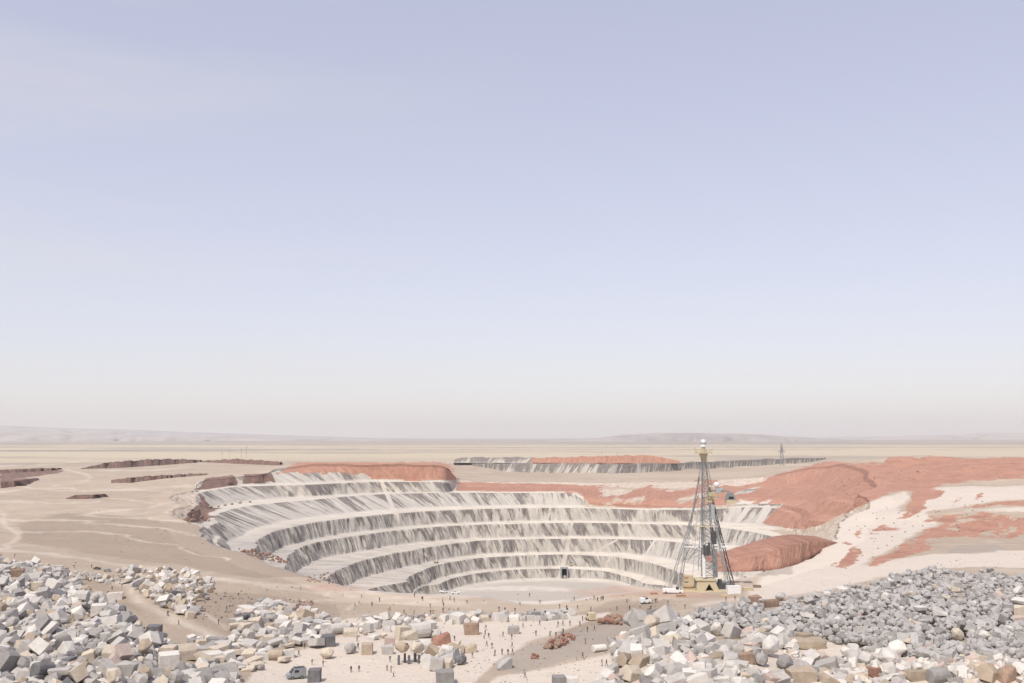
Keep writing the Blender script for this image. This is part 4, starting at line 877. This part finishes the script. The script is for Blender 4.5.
PM = {k: person_mesh(k) for k in ('stand', 'walk', 'stride', 'point')}
PEOPLE = [(14.7, 557), (1, 557), (60.7, 568.5), (74.3, 568.5), (91.7, 568), (120.4, 582), (112, 590.5), (125.6, 615), (167.5, 616), (178.6, 625.5), (168, 616), (238.5, 595.5), (218.6, 624.5), (258.6, 609), (300.6, 590),
 (298.7, 656.5), (312, 665), (323, 667), (304.5, 648.5), (344, 629), (351, 672.5), (359, 672), (387, 671), (391, 672.5), (393.5, 677), (390, 662), (431, 631), (357, 641.5), (358, 649), (454.5, 641), (451, 655), (456, 655),
 (404, 614), (414, 615), (379.5, 602), (430.6, 614.5), (433, 614.5), (443, 613), (449, 613), (458, 610.5), (471, 615), (482, 615.5), (499, 611.5), (505, 612), (500, 618.5), (504, 620.5), (406, 618.5), (486, 630), (523, 628), (492, 648.5), (495, 656),
 (503, 637), (536, 636), (558, 626.5), (563, 626), (550, 637), (556, 638), (562, 637.5), (502, 655), (508, 655), (512.5, 655), (525, 678), (602, 666), (606.5, 666), (605, 683), (615.5, 685), (594.4, 631), (570, 626), (627, 603.5), (617, 610.5),
 (601, 601), (582.5, 621), (657, 602.5), (668, 605.5), (697.5, 615), (670, 615.5), (664.7, 615.5), (657, 620), (735, 600.5), (726, 601.5), (602, 600), (540, 604), (520, 606), (467, 604), (450, 600.5), (355, 607), (372, 606.5), (685, 609), (640, 608), (648, 613)]
CL = [('cl_black', 'black'), ('cl_navy', 'navy'), ('cl_black', 'black'), ('cl_red', 'dark red'), ('cl_brown', 'brown'), ('cl_grey', 'grey'), ('cl_black', 'black'), ('cl_white', 'pale')]
def zone(x, y):
    if x < 190 and y < 630: return 'beside the left heap'
    if x < 310 and y < 612: return 'on the slope above middle heap'
    if x < 345: return 'by the middle heap'
    if y < 622 and x < 480: return 'on the strip behind yard stones'
    if x < 400: return 'in the yard left of posts'
    if y < 622 and x < 600: return 'between pit rim and yard'
    if x < 475: return 'around the big white drum'
    if x < 590: return 'in the open yard'
    if y > 640: return 'beside the right heap'
    return 'in front of the drilling tower'
qq = random.Random(5)
for i in range(70):
    x = qq.choice([qq.uniform(290, 610), qq.uniform(350, 600), qq.uniform(480, 720), qq.uniform(60, 250)]); y = qq.uniform(596, 616) if x > 250 else qq.uniform(568, 600)+.05*x
    if i % 4 == 0: x, y = qq.uniform(470, 590), qq.uniform(625, 660)
    if x > 690: continue
    PEOPLE.append((x, y))
pk = {}
q = random.Random(77); plist = []
for (x, y) in PEOPLE:
    top, tn = q.choice(CL); bot, bn = q.choice(CL[:6]); pose = q.choice(['stand', 'walk', 'walk', 'stride', 'point'])
    d_ = dict(x=x, y=y, top=top, tn=tn, bot=bot, bn=bn, pose=pose, z=zone(x, y)); plist.append(d_); pk.setdefault((tn, bn, d_['z']), []).append(d_)
for (tn, bn, z_), l_ in pk.items():
    l_.sort(key=lambda d_: d_['x'])
    for i, d_ in enumerate(l_):
        w_ = f'in {tn} clothes' if tn == bn else f'in {tn} top, {bn} trousers'
        d_['label'] = f'person {w_} {z_}' if len(l_) == 1 else f'{ORD[i+1]} from left, person {w_} {z_}'
for d_ in plist:
    p = ground_at(d_['x'], d_['y']); o = bpy.data.objects.new('person', PM[d_['pose']]); COL.objects.link(o)
    o.location = (p[0], p[1], gz1(p[0], p[1])-.02); o.rotation_euler = (0, 0, q.uniform(0, 6.28)); k = q.uniform(.96, 1.08); k *= .88; o.scale = (k, k, k)
    for i, mn in ((0, d_['top']), (1, d_['bot'])): o.material_slots[i].link = 'OBJECT'; o.material_slots[i].material = P[mn]
    for i in (2, 3, 4): o.material_slots[i].link = 'OBJECT'; o.material_slots[i].material = P[['skin', 'hair', 'black'][i-2]]
    tag(o, d_['label'], 'person', 'people scattered over the yard and open ground')

# ------------------------------------------------------------------ vehicles
def wheels(root, xs, w, r):
    for x in xs:
        for s_ in (-1, 1):
            t_ = MB().bar((x, s_*(w/2-.12), r), (x, s_*(w/2+.12), r), r, 14).build('wheel', P['tyre'], root)
            MB().bar((x, s_*(w/2+.10), r), (x, s_*(w/2+.135), r), r*.55, 10).build('rim', P['steel'], t_)
def pickup(loc, rz, col, label, cat='pickup', group=None, L_=4.8):
    t = empty('pickup_truck', loc, rz); t.scale = (.6, .6, .6); tag(t, label, cat, group)
    MB().box((0, 0, .72), (L_, 1.8, .5)).build('body', P[col], t, bevel=.05)
    MB().box((.35, 0, 1.28), (1.9, 1.66, .66), taper=.82).build('cab', P[col], t, bevel=.04)
    MB().box((1.16, 0, 1.28), (.5, 1.45, .42), ry=0, taper=.8).build('windscreen', P['glass'], t)
    for s_ in (-1, 1): MB().box((.35, s_*.80, 1.3), (1.4, .1, .36), taper=.9).build('window', P['glass'], t)
    MB().box((-1.55, -.86, 1.06), (1.6, .08, .26)).box((-1.55, .86, 1.06), (1.6, .08, .26)).box((-2.33, 0, 1.06), (.08, 1.8, .26)).build('bed_side', P[col], t)
    for s_ in (-1, 1): MB().box((L_/2+.01, s_*.65, .8), (.05, .3, .16)).build('headlight', P['lens'], t)
    wheels(t, (-1.45, 1.5), 1.75, .38); return t
def haul_truck(loc, rz, label, group, k=1.0):
    t = empty('haul_truck', loc, rz); t.scale = (k, k, k); tag(t, label, 'haul truck', group)
    MB().box((.1, 0, 1.5), (6.4, 2.2, .6)).build('chassis', P['dark'], t)
    MB().poly([(-3.6, 2.1), (-3.9, 3.4), (1.2, 3.9), (2.9, 4.1), (2.9, 3.8), (1.1, 3.4), (.9, 2.0), (-2.6, 1.85)], -1.7, 1.7).build('dump_body', P['yellow'], t)
    MB().box((2.3, -.6, 2.6), (1.3, 1.6, 1.6)).build('cab', P['yellow'], t, bevel=.05)
    MB().box((2.98, -.6, 2.9), (.06, 1.3, .7)).build('window', P['glass'], t)
    MB().box((3.1, 0, 1.5), (.8, 2.6, 1.1)).build('radiator', P['dark'], t, bevel=.05)
    wheels(t, (-2.0, 2.2), 2.7, .95); return t
def van(loc, rz, col, label, L_=5.4, Hh=2.2, cat='van'):
    t = empty('parked_van', loc, rz); tag(t, label, cat)
    MB().poly([(-L_/2, .35), (-L_/2, Hh), (L_/2-1.5, Hh), (L_/2-.75, 1.25), (L_/2, 1.05), (L_/2, .35)], -.95, .95).build('body', P[col], t, bevel=.06)
    MB().poly([(L_/2-1.46, Hh-.08), (L_/2-1.40, Hh-.08), (L_/2-.66, 1.27), (L_/2-.80, 1.27)], -.8, .8).build('windscreen', P['glass'], t)
    for s_ in (-1, 1): MB().box((L_/2-1.9, s_*.955, 1.65), (.9, .03, .5)).build('window', P['glass'], t)
    for s_ in (-1, 1): MB().box((L_/2+.01, s_*.66, .8), (.05, .28, .18)).build('headlight', P['lens'], t)
    wheels(t, (-L_/2+1, L_/2-1), 1.8, .36); return t
def gnd(x, y): p = ground_at(x, y); return (p[0], p[1], p[2]+.02)
pickup(gnd(97, 569.5), 2.9, 'dark', 'dark pickup on the track above the left heap, left one of two', group='dark pickups above the left heap')
pickup(gnd(107.5, 571.5), .1, 'grey', 'grey pickup on the track above the left heap, right one of two', group='dark pickups above the left heap')
t = van(gnd(296, 678.5), 3.6, 'grey', 'dark grey van parked on the pale yard near the bottom edge', 4.0, 2.2)
MB().box((-.6, 0, 2.28), (2.2, 1.6, .06)).box((-.6, 0, 2.34), (.08, 1.7, .08)).box((.2, 0, 2.34), (.08, 1.7, .08)).build('roof_rack', P['dark'], t)
t = van(gnd(590.5, 620.5), 1.9, 'tanp', 'tan box van standing beyond the rust coloured rocks', 3.6, 2.3)
van(gnd(646, 603.5), .2, 'white', 'small white van alone on the bare ground left of the drilling tower', 3.6, 1.7)
van(gnd(673, 593.5), -.12, 'white', 'long low white service vehicle with dark blue windscreen beside the tower base', 6.6, 1.55, 'service vehicle')
for i, (x, y) in enumerate([(444, 593), (456, 594)]):
    pickup(gnd(x, y), .05 if i == 0 else 3.1, 'white', f'white pickup on the near pit rim, {["left", "right"][i]} one of two', group='white pickups at the near pit rim')
TRK = [(210.5, 508, -62, .9), (218.5, 506.8, -62, .7), (225, 505.6, -62, .75), (232, 504.4, -62, .8), (240, 503.2, -62, .8), (250, 502.2, -62, .8)]
for i, (x, y, z, k) in enumerate(TRK):
    p = at(x, y+.4, z); haul_truck((p[0], p[1], p[2]+.05), 1.2+.3*(i % 2), f'{ORD[i+1]} from left of six haul trucks on the left upper pit road', 'haul trucks lined up on the left upper pit road', k*.6)
for i, (x, y, z) in enumerate([(436, 564, -112.5), (572, 567, -123)]):
    p = at(x, y-.6, z); haul_truck((p[0], p[1], p[2]+.05), .2, ['yellow haul truck on the second lowest pit road at left', 'yellow haul truck on the lowest pit road above the tunnel'][i], 'haul trucks deep in the pit', .6)

# ------------------------------------------------------------------ tunnel mouth at the pit floor
p = at(564.3, 578.2, -131); t = empty('tunnel_portal', (p[0], p[1]-1, -131), 0); tag(t, 'black rectangular tunnel mouth at the foot of the far pit wall', 'tunnel')
MB().box((-2.9, 2, 4.3), (1.2, 5, 8.8)).box((2.9, 2, 4.3), (1.2, 5, 8.8)).box((0, 2, 9.3), (7.0, 5.1, 1.2)).build('frame', P['grey'], t)
MB().box((0, 3.4, 4.3), (4.56, .3, 8.7)).box((0, 1.3, .03), (4.5, 4, .04)).box((-2.27, 1.6, 4.3), (.04, 3.8, 8.6)).box((2.27, 1.6, 4.3), (.04, 3.8, 8.6)).build('shade_lining', P['black'], t)  # black-coloured panels stand in for the darkness inside the tunnel

# ------------------------------------------------------------------ drilling tower
tb = ground_at(707, 590.5); U_ = tb[1]/FPX
T = empty('drilling_tower', (tb[0], tb[1], tb[2])); tag(T, 'tall slender steel drilling tower with splayed legs and yellow platforms beside the pit', 'drilling tower', None)
def X(px_): return (px_-707)*U_
def Z(py_): return (590.5-py_)*U_
def lattice(mb, z0, z1, w0, w1, step, r, cx0=0, cx1=0):
    n = max(2, int((z1-z0)/step)); prev = None
    for i in range(n+1):
        k = i/n; z = z0+(z1-z0)*k; w = w0+(w1-w0)*k; cx_ = cx0+(cx1-cx0)*k
        c = [(cx_-w, -w, z), (cx_+w, -w, z), (cx_+w, w, z), (cx_-w, w, z)]
        for j in range(4): mb.bar(c[j], c[(j+1) % 4], r*.7, 5)
        if prev:
            for j in range(4):
                mb.bar(prev[j], c[j], r, 6); mb.bar(prev[j], c[(j+1) % 4], r*.6, 5); mb.bar(prev[(j+1) % 4], c[j], r*.6, 5)
        prev = c
    return mb
mast = lattice(MB(), 4.5, Z(500), 2.1, 1.1, 2.3, .105, X(709), X(707.5)).build('mast', P['steel'], T)
up = lattice(MB(), Z(500), Z(460), 1.2, .55, 1.8, .085, X(707.5), X(706.3)).build('upper_mast', P['steel'], T)
def leg(name_, a_, b_, r_, mat, bays=9, w=.5):
    mb = MB(); A, B_ = Vector(a_), Vector(b_); mb.bar(A, B_, r_, 6, r_*.8); mb.bar(A+Vector((w*1.6, 0, 0)), B_+Vector((w*.3, 0, 0)), r_*.8, 6)
    for i in range(bays):
        k0, k1 = i/bays, (i+1)/bays; o0 = Vector((w*(1.6-1.3*k0), 0, 0)); o1 = Vector((w*(1.6-1.3*k1), 0, 0))
        mb.bar(A.lerp(B_, k0), A.lerp(B_, k1)+o1, r_*.5, 5); mb.bar(A.lerp(B_, k0)+o0, A.lerp(B_, k0), r_*.5, 5)
    l_ = mb.build('leg', mat, T); MB().box((A.x+.4, A.y, A.z+.1), (1.6, 1.1, .5)).build('foot_pad', P['grey'], l_); return l_
leg('l', (X(667), -2, 0), (X(699), -1, Z(498)), .11, P['steel'], 9, .6); leg('l', (X(682), 7, 0), (X(702), 1.2, Z(480)), .10, P['steel'], 9, .5)
leg('l', (X(738), 5, 0), (X(712), 1, Z(490)), .20, P['dark'], 10, -.7); leg('l', (X(727), -5, 0), (X(711), -1, Z(500)), .15, P['steel'], 9, -.5)
for (a_, b_) in [((X(676), -3, 1), (X(704), -.6, Z(462))), ((X(691), -4, 5), (X(704), -.6, Z(458))), ((X(731), 3, 1), (X(709), .6, Z(458))), ((X(722), -4, 3), (X(709), -.6, Z(462))), ((X(686), 6, 3), (X(703), .5, Z(470)))]:
    MB().bar(a_, b_, .06, 5).build('stay', P['steel'], T)
# cross bracing between the splayed legs
b = MB()
for (x0, y0, x1, y1) in [(684, 548, 728, 560), (728, 548, 684, 562), (690, 530, 724, 545), (724, 530, 690, 545), (678, 566, 700, 552), (732, 568, 714, 552), (733, 572, 720, 560), (676, 572, 692, 590), (694, 512, 720, 528), (720, 512, 694, 528)]:
    b.bar((X(x0), .5, Z(y0)), (X(x1), .8, Z(y1)), .07, 5)
b.build('brace', P['steel'], T)
pl = MB().box(((X(683)+X(729))/2, 0, Z(548.3)), (X(729)-X(683), 2.2, .28)).build('catwalk', P['white'], T)
b = MB()
for i in range(13):
    x_ = X(683)+(X(729)-X(683))*i/12; b.bar((x_, -1.05, Z(548.3)), (x_, -1.05, Z(544.8)), .05, 5)
b.bar((X(683), -1.05, Z(544.8)), (X(729), -1.05, Z(544.8)), .06, 5); b.bar((X(686), -1.2, Z(541.5)), (X(700), -1.2, Z(546)), .16, 6); b.build('handrail', P['white'], pl)
MB().box((X(706), 0, Z(528)), (6.2, 5.2, .22)).build('platform', P['tanp'], T)
for i, (x0, x1, y0, y1, yy, m_) in enumerate([(701.5, 704.5, 577, 555, -2.3, 'white'), (712.5, 717, 577, 551, -1.2, 'steel'), (711.5, 715, 521, 507, -1.5, 'teal')]):
    MB().box(((X(x0)+X(x1))/2, yy, (Z(y0)+Z(y1))/2), (X(x1)-X(x0), 1.0, Z(y1)-Z(y0))).build('cladding_panel', P[m_], T, bevel=.04)
b = MB()
for x_, y0, y1 in [(703.4, 556, 545), (706, 556, 546), (708.2, 555, 543)]: b.bar((X(x_), -3.1, Z(y0)), (X(x_), -3.1, Z(y1)), .36, 10)
b.build('drill_pipe', P['dark'], T)
MB().bar((X(714), -2.1, Z(545)), (X(712.5), -2.1, Z(533)), .75, 10).bar((X(712.5), -2.1, Z(533)), (X(712), -2.1, Z(529)), .4, 8).box((X(715.5), -2.1, Z(536)), (.8, .8, 2.2)).build('winch', P['dark'], T)
b = MB()
for x_, y0, y1 in [(701.5, 577, 470), (704.8, 577, 462), (711, 550, 470), (697.5, 570, 505)]: b.bar((X(x_), -2.4+(577-y0)*.02, Z(y0)), (X(706+(x_-706)*.45), -1.1, Z(y1)), .11, 6)
b.build('pipe', P['steel'], T)
# yellow working platform half way up with its drums and the arm that holds the cabin
mpf = MB().box((X(714.5), 0, Z(500.5)), (4.6, 3.8, .25)).box((X(713), 0, Z(497)), (2.2, 2.6, 1.4)).box((X(709.5), -1, Z(503)), (2.4, 1, 1.2)).build('working_platform', P['yellow'], T)
b = MB()
for i in range(6): x_ = X(708)+i*.88; b.bar((x_, -1.8, Z(500.5)), (x_, -1.8, Z(497.3)), .05, 5)
b.bar((X(708), -1.8, Z(497.3)), (X(721), -1.8, Z(497.3)), .06, 5).build('handrail', P['yellow'], mpf)
MB().ball((X(717.5), -1.2, Z(487.5)), .95, .95, 14).build('white_drum', P['white'], T); MB().ball((X(722), -1.2, Z(492.5)), .75, 1.0, 12).box((X(719), -1.2, Z(493)), (1.6, 1.2, 1.6)).build('pump_housing', P['teal'], T)
MB().bar((X(710), 0, Z(493)), (X(733), 0, Z(494.6)), .16, 6).bar((X(710), 0, Z(486)), (X(731), 0, Z(494.6)), .08, 5).build('boom', P['steel'], T)
cb = MB().poly([(X(727), Z(502)), (X(736.5), Z(502)), (X(734), Z(495.5)), (X(729.5), Z(495.5))], -1.3, 1.3).build('cabin', P['steel'], T)
MB().box((X(731.7), 0, Z(504)), (3.0, 2.5, 1.15)).build('cabin_base', P['tanp'], cb); MB().box((X(731.7), -1.31, Z(500.3)), (1.6, .05, .8)).build('window', P['glass'], cb)
# crown
cr_ = MB().bar((X(706), 0, Z(466)), (X(706), 0, Z(457)), .5, 8, 1.5).box((X(706), 0, Z(456.3)), (5.2, 4.0, .3)).build('crown_platform', P['yellow'], T)
b = MB()
for i in range(6): x_ = X(706)-2.5+i; b.bar((x_, -1.9, Z(456)), (x_, -1.9, Z(452.5)), .06, 5).bar((x_, 1.9, Z(456)), (x_, 1.9, Z(452.5)), .06, 5)
b.bar((X(706)-2.5, -1.9, Z(452.8)), (X(706)+2.5, -1.9, Z(452.8)), .07, 5).bar((X(706)-2.5, 1.9, Z(452.8)), (X(706)+2.5, 1.9, Z(452.8)), .07, 5).bar((X(697), 0, Z(451)), (X(699.5), 0, Z(456)), .12, 5).bar((X(715), 0, Z(451)), (X(712.5), 0, Z(456)), .12, 5).build('handrail', P['yellow'], cr_)
MB().bar((X(706), 0, Z(456)), (X(706), 0, Z(450.5)), .75, 10, .6).build('crown_post', P['yellow'], T)
hd = MB().bar((X(706), 0, Z(450.4)), (X(706), 0, Z(444.2)), .95, 14, .8).ball((X(706), 0, Z(444.2)), .78, .5, 12).build('lamp_head', P['white'], T)
MB().bar((X(706), 0, Z(447.6)), (X(706), 0, Z(446)), .98, 14).build('lens_band', P['lens'], hd)
# machinery house at the foot
hs = MB().poly([(X(695), 0), (X(695.5), Z(580)), (X(713), Z(579.5)), (X(717.5), 0), (X(712.3), 0), (X(707.2), Z(582.5)), (X(702.5), 0)], -3.6, 2.2).box((X(704.3), -.7, Z(579)), (6.8, 6.4, .4)).build('machinery_house', P['tanp'], T)
MB().box((X(707.4), 1.4, Z(586.4)), (3.4, .5, 2.9)).build('opening_shade_panel', P['dark'], hs)  # solid dark panel standing in for the shade inside the gap
MB().box((X(687.5), -1, Z(584)), (3.2, 3.0, 1.2)).box((X(686), -1, Z(578)), (1.6, 2.2, 2.0)).box((X(690), -1.4, Z(580)), (1.6, 2.0, 3.4)).box((X(688), -1, Z(589)), (4.4, 3.4, 1.0)).build('engine', P['yellow'], T, bevel=.06)
MB().bar((X(684), -2, Z(577)), (X(692), -2, Z(577)), .3, 8).bar((X(685), -2.3, Z(586)), (X(691), -2.3, Z(586)), .5, 10).bar((X(683), -1.5, 0), (X(684.5), -1.5, Z(575)), .12, 6).build('exhaust', P['orange'], T)
MB().box((X(706), 0, .15), (X(728)-X(680), 9, .5)).build('base_skid', P['tanp'], T)
MB().box((X(722), 1.0, Z(587)), (3.0, 2.4, 2.4)).box((X(720), .5, Z(582)), (1.2, 1.2, 1.4)).build('pump', P['dark'], T, bevel=.05)
def crate(px_, py_, dx, dy, dz, m_, name_, lb, cat, rz=0, lid=None):
    t = empty(name_, gnd(px_, py_), rz); tag(t, lb, cat); MB().box((0, 0, dz/2), (dx, dy, dz)).build('body', P[m_], t, bevel=.04)
    MB().box((0, 0, dz+.05), (dx*1.04, dy*1.04, .09)).build('lid', P[lid or m_], t)
    for k in (-.33, 0, .33): MB().box((dx*k, -dy/2-.03, dz/2), (.08, .06, dz*.9)).build('rib', P[lid or m_], t)
crate(733.5, 593.5, 4.3, 2.4, 2.3, 'white', 'site_container', 'cream white container right of the tower base', 'container', .05)
crate(654, 594.5, 2.2, 1.2, .5, 'orange', 'skip', 'low rusty skip lying left of the tower', 'skip', .05)
crate(748, 590.5, 3.4, 1.6, .9, 'tanp', 'tool_crate', 'low tan crate in the tower shadow, nearer one', 'crate', .2)
crate(757, 587.5, 2.6, 1.6, .7, 'wood', 'timber_crate', 'low wooden crate in the tower shadow, farther one', 'crate', -.3)
crate(681, 596.5, 3.0, 1.0, .45, 'orange', 'pipe_rack', 'rusty pipe rack in front of the tower base', 'rack', .05)
crate(726, 596.2, 3.2, 1.0, .5, 'tanp', 'plank_stack', 'low stack of planks in front of the white container', 'plank stack', -.05)

# ------------------------------------------------------------------ far lattice pylon on the terrace and the poles on the plain
p = at(782, 464.5, -52); k = p[1]/FPX; Tn = empty('lattice_pylon', (p[0], p[1], -54)); tag(Tn, 'lattice pylon with a wide cross arm on the upper terrace beyond the pit', 'pylon')
lattice(MB(), 0, 21*k, 1.9*k, .6*k, 3.4*k, .14*k).build('mast', P['grey'], Tn)
MB().box((0, 0, 13.6*k), (8*k, .8*k, .7*k)).box((0, 0, 15.2*k), (5.4*k, .8*k, .6*k)).build('cross_arm', P['grey'], Tn)
MB().bar((0, 0, 14*k), (0, 0, 18.5*k), .8*k, 6, .5*k).build('head', P['grey'], Tn)
for i, (x, y1, h_) in enumerate([(222, 462, 9), (229, 463, 11), (241, 463, 13), (246, 463, 15), (602, 459, 8), (617, 458.5, 7)]):
    p = at(x, y1, -50); k = p[1]/FPX; t = empty('utility_pole', (p[0], p[1], gz1(p[0], p[1]))); grp = 'left' if i < 4 else 'centre'
    tag(t, f'{ORD[i+1]} from left of four thin poles on the plain beyond the left pit edge' if i < 4 else f'{["left", "right"][i-4]} one of two thin poles on the plain behind the upper terrace', 'utility pole', 'thin poles far out on the plain')
    MB().bar((0, 0, 0), (0, 0, h_*k), .13*k, 6, .09*k).build('pole', P['wood'], t); MB().box((0, 0, h_*k*.9), (2.2*k, .25*k, .22*k)).build('cross_arm', P['wood'], t)
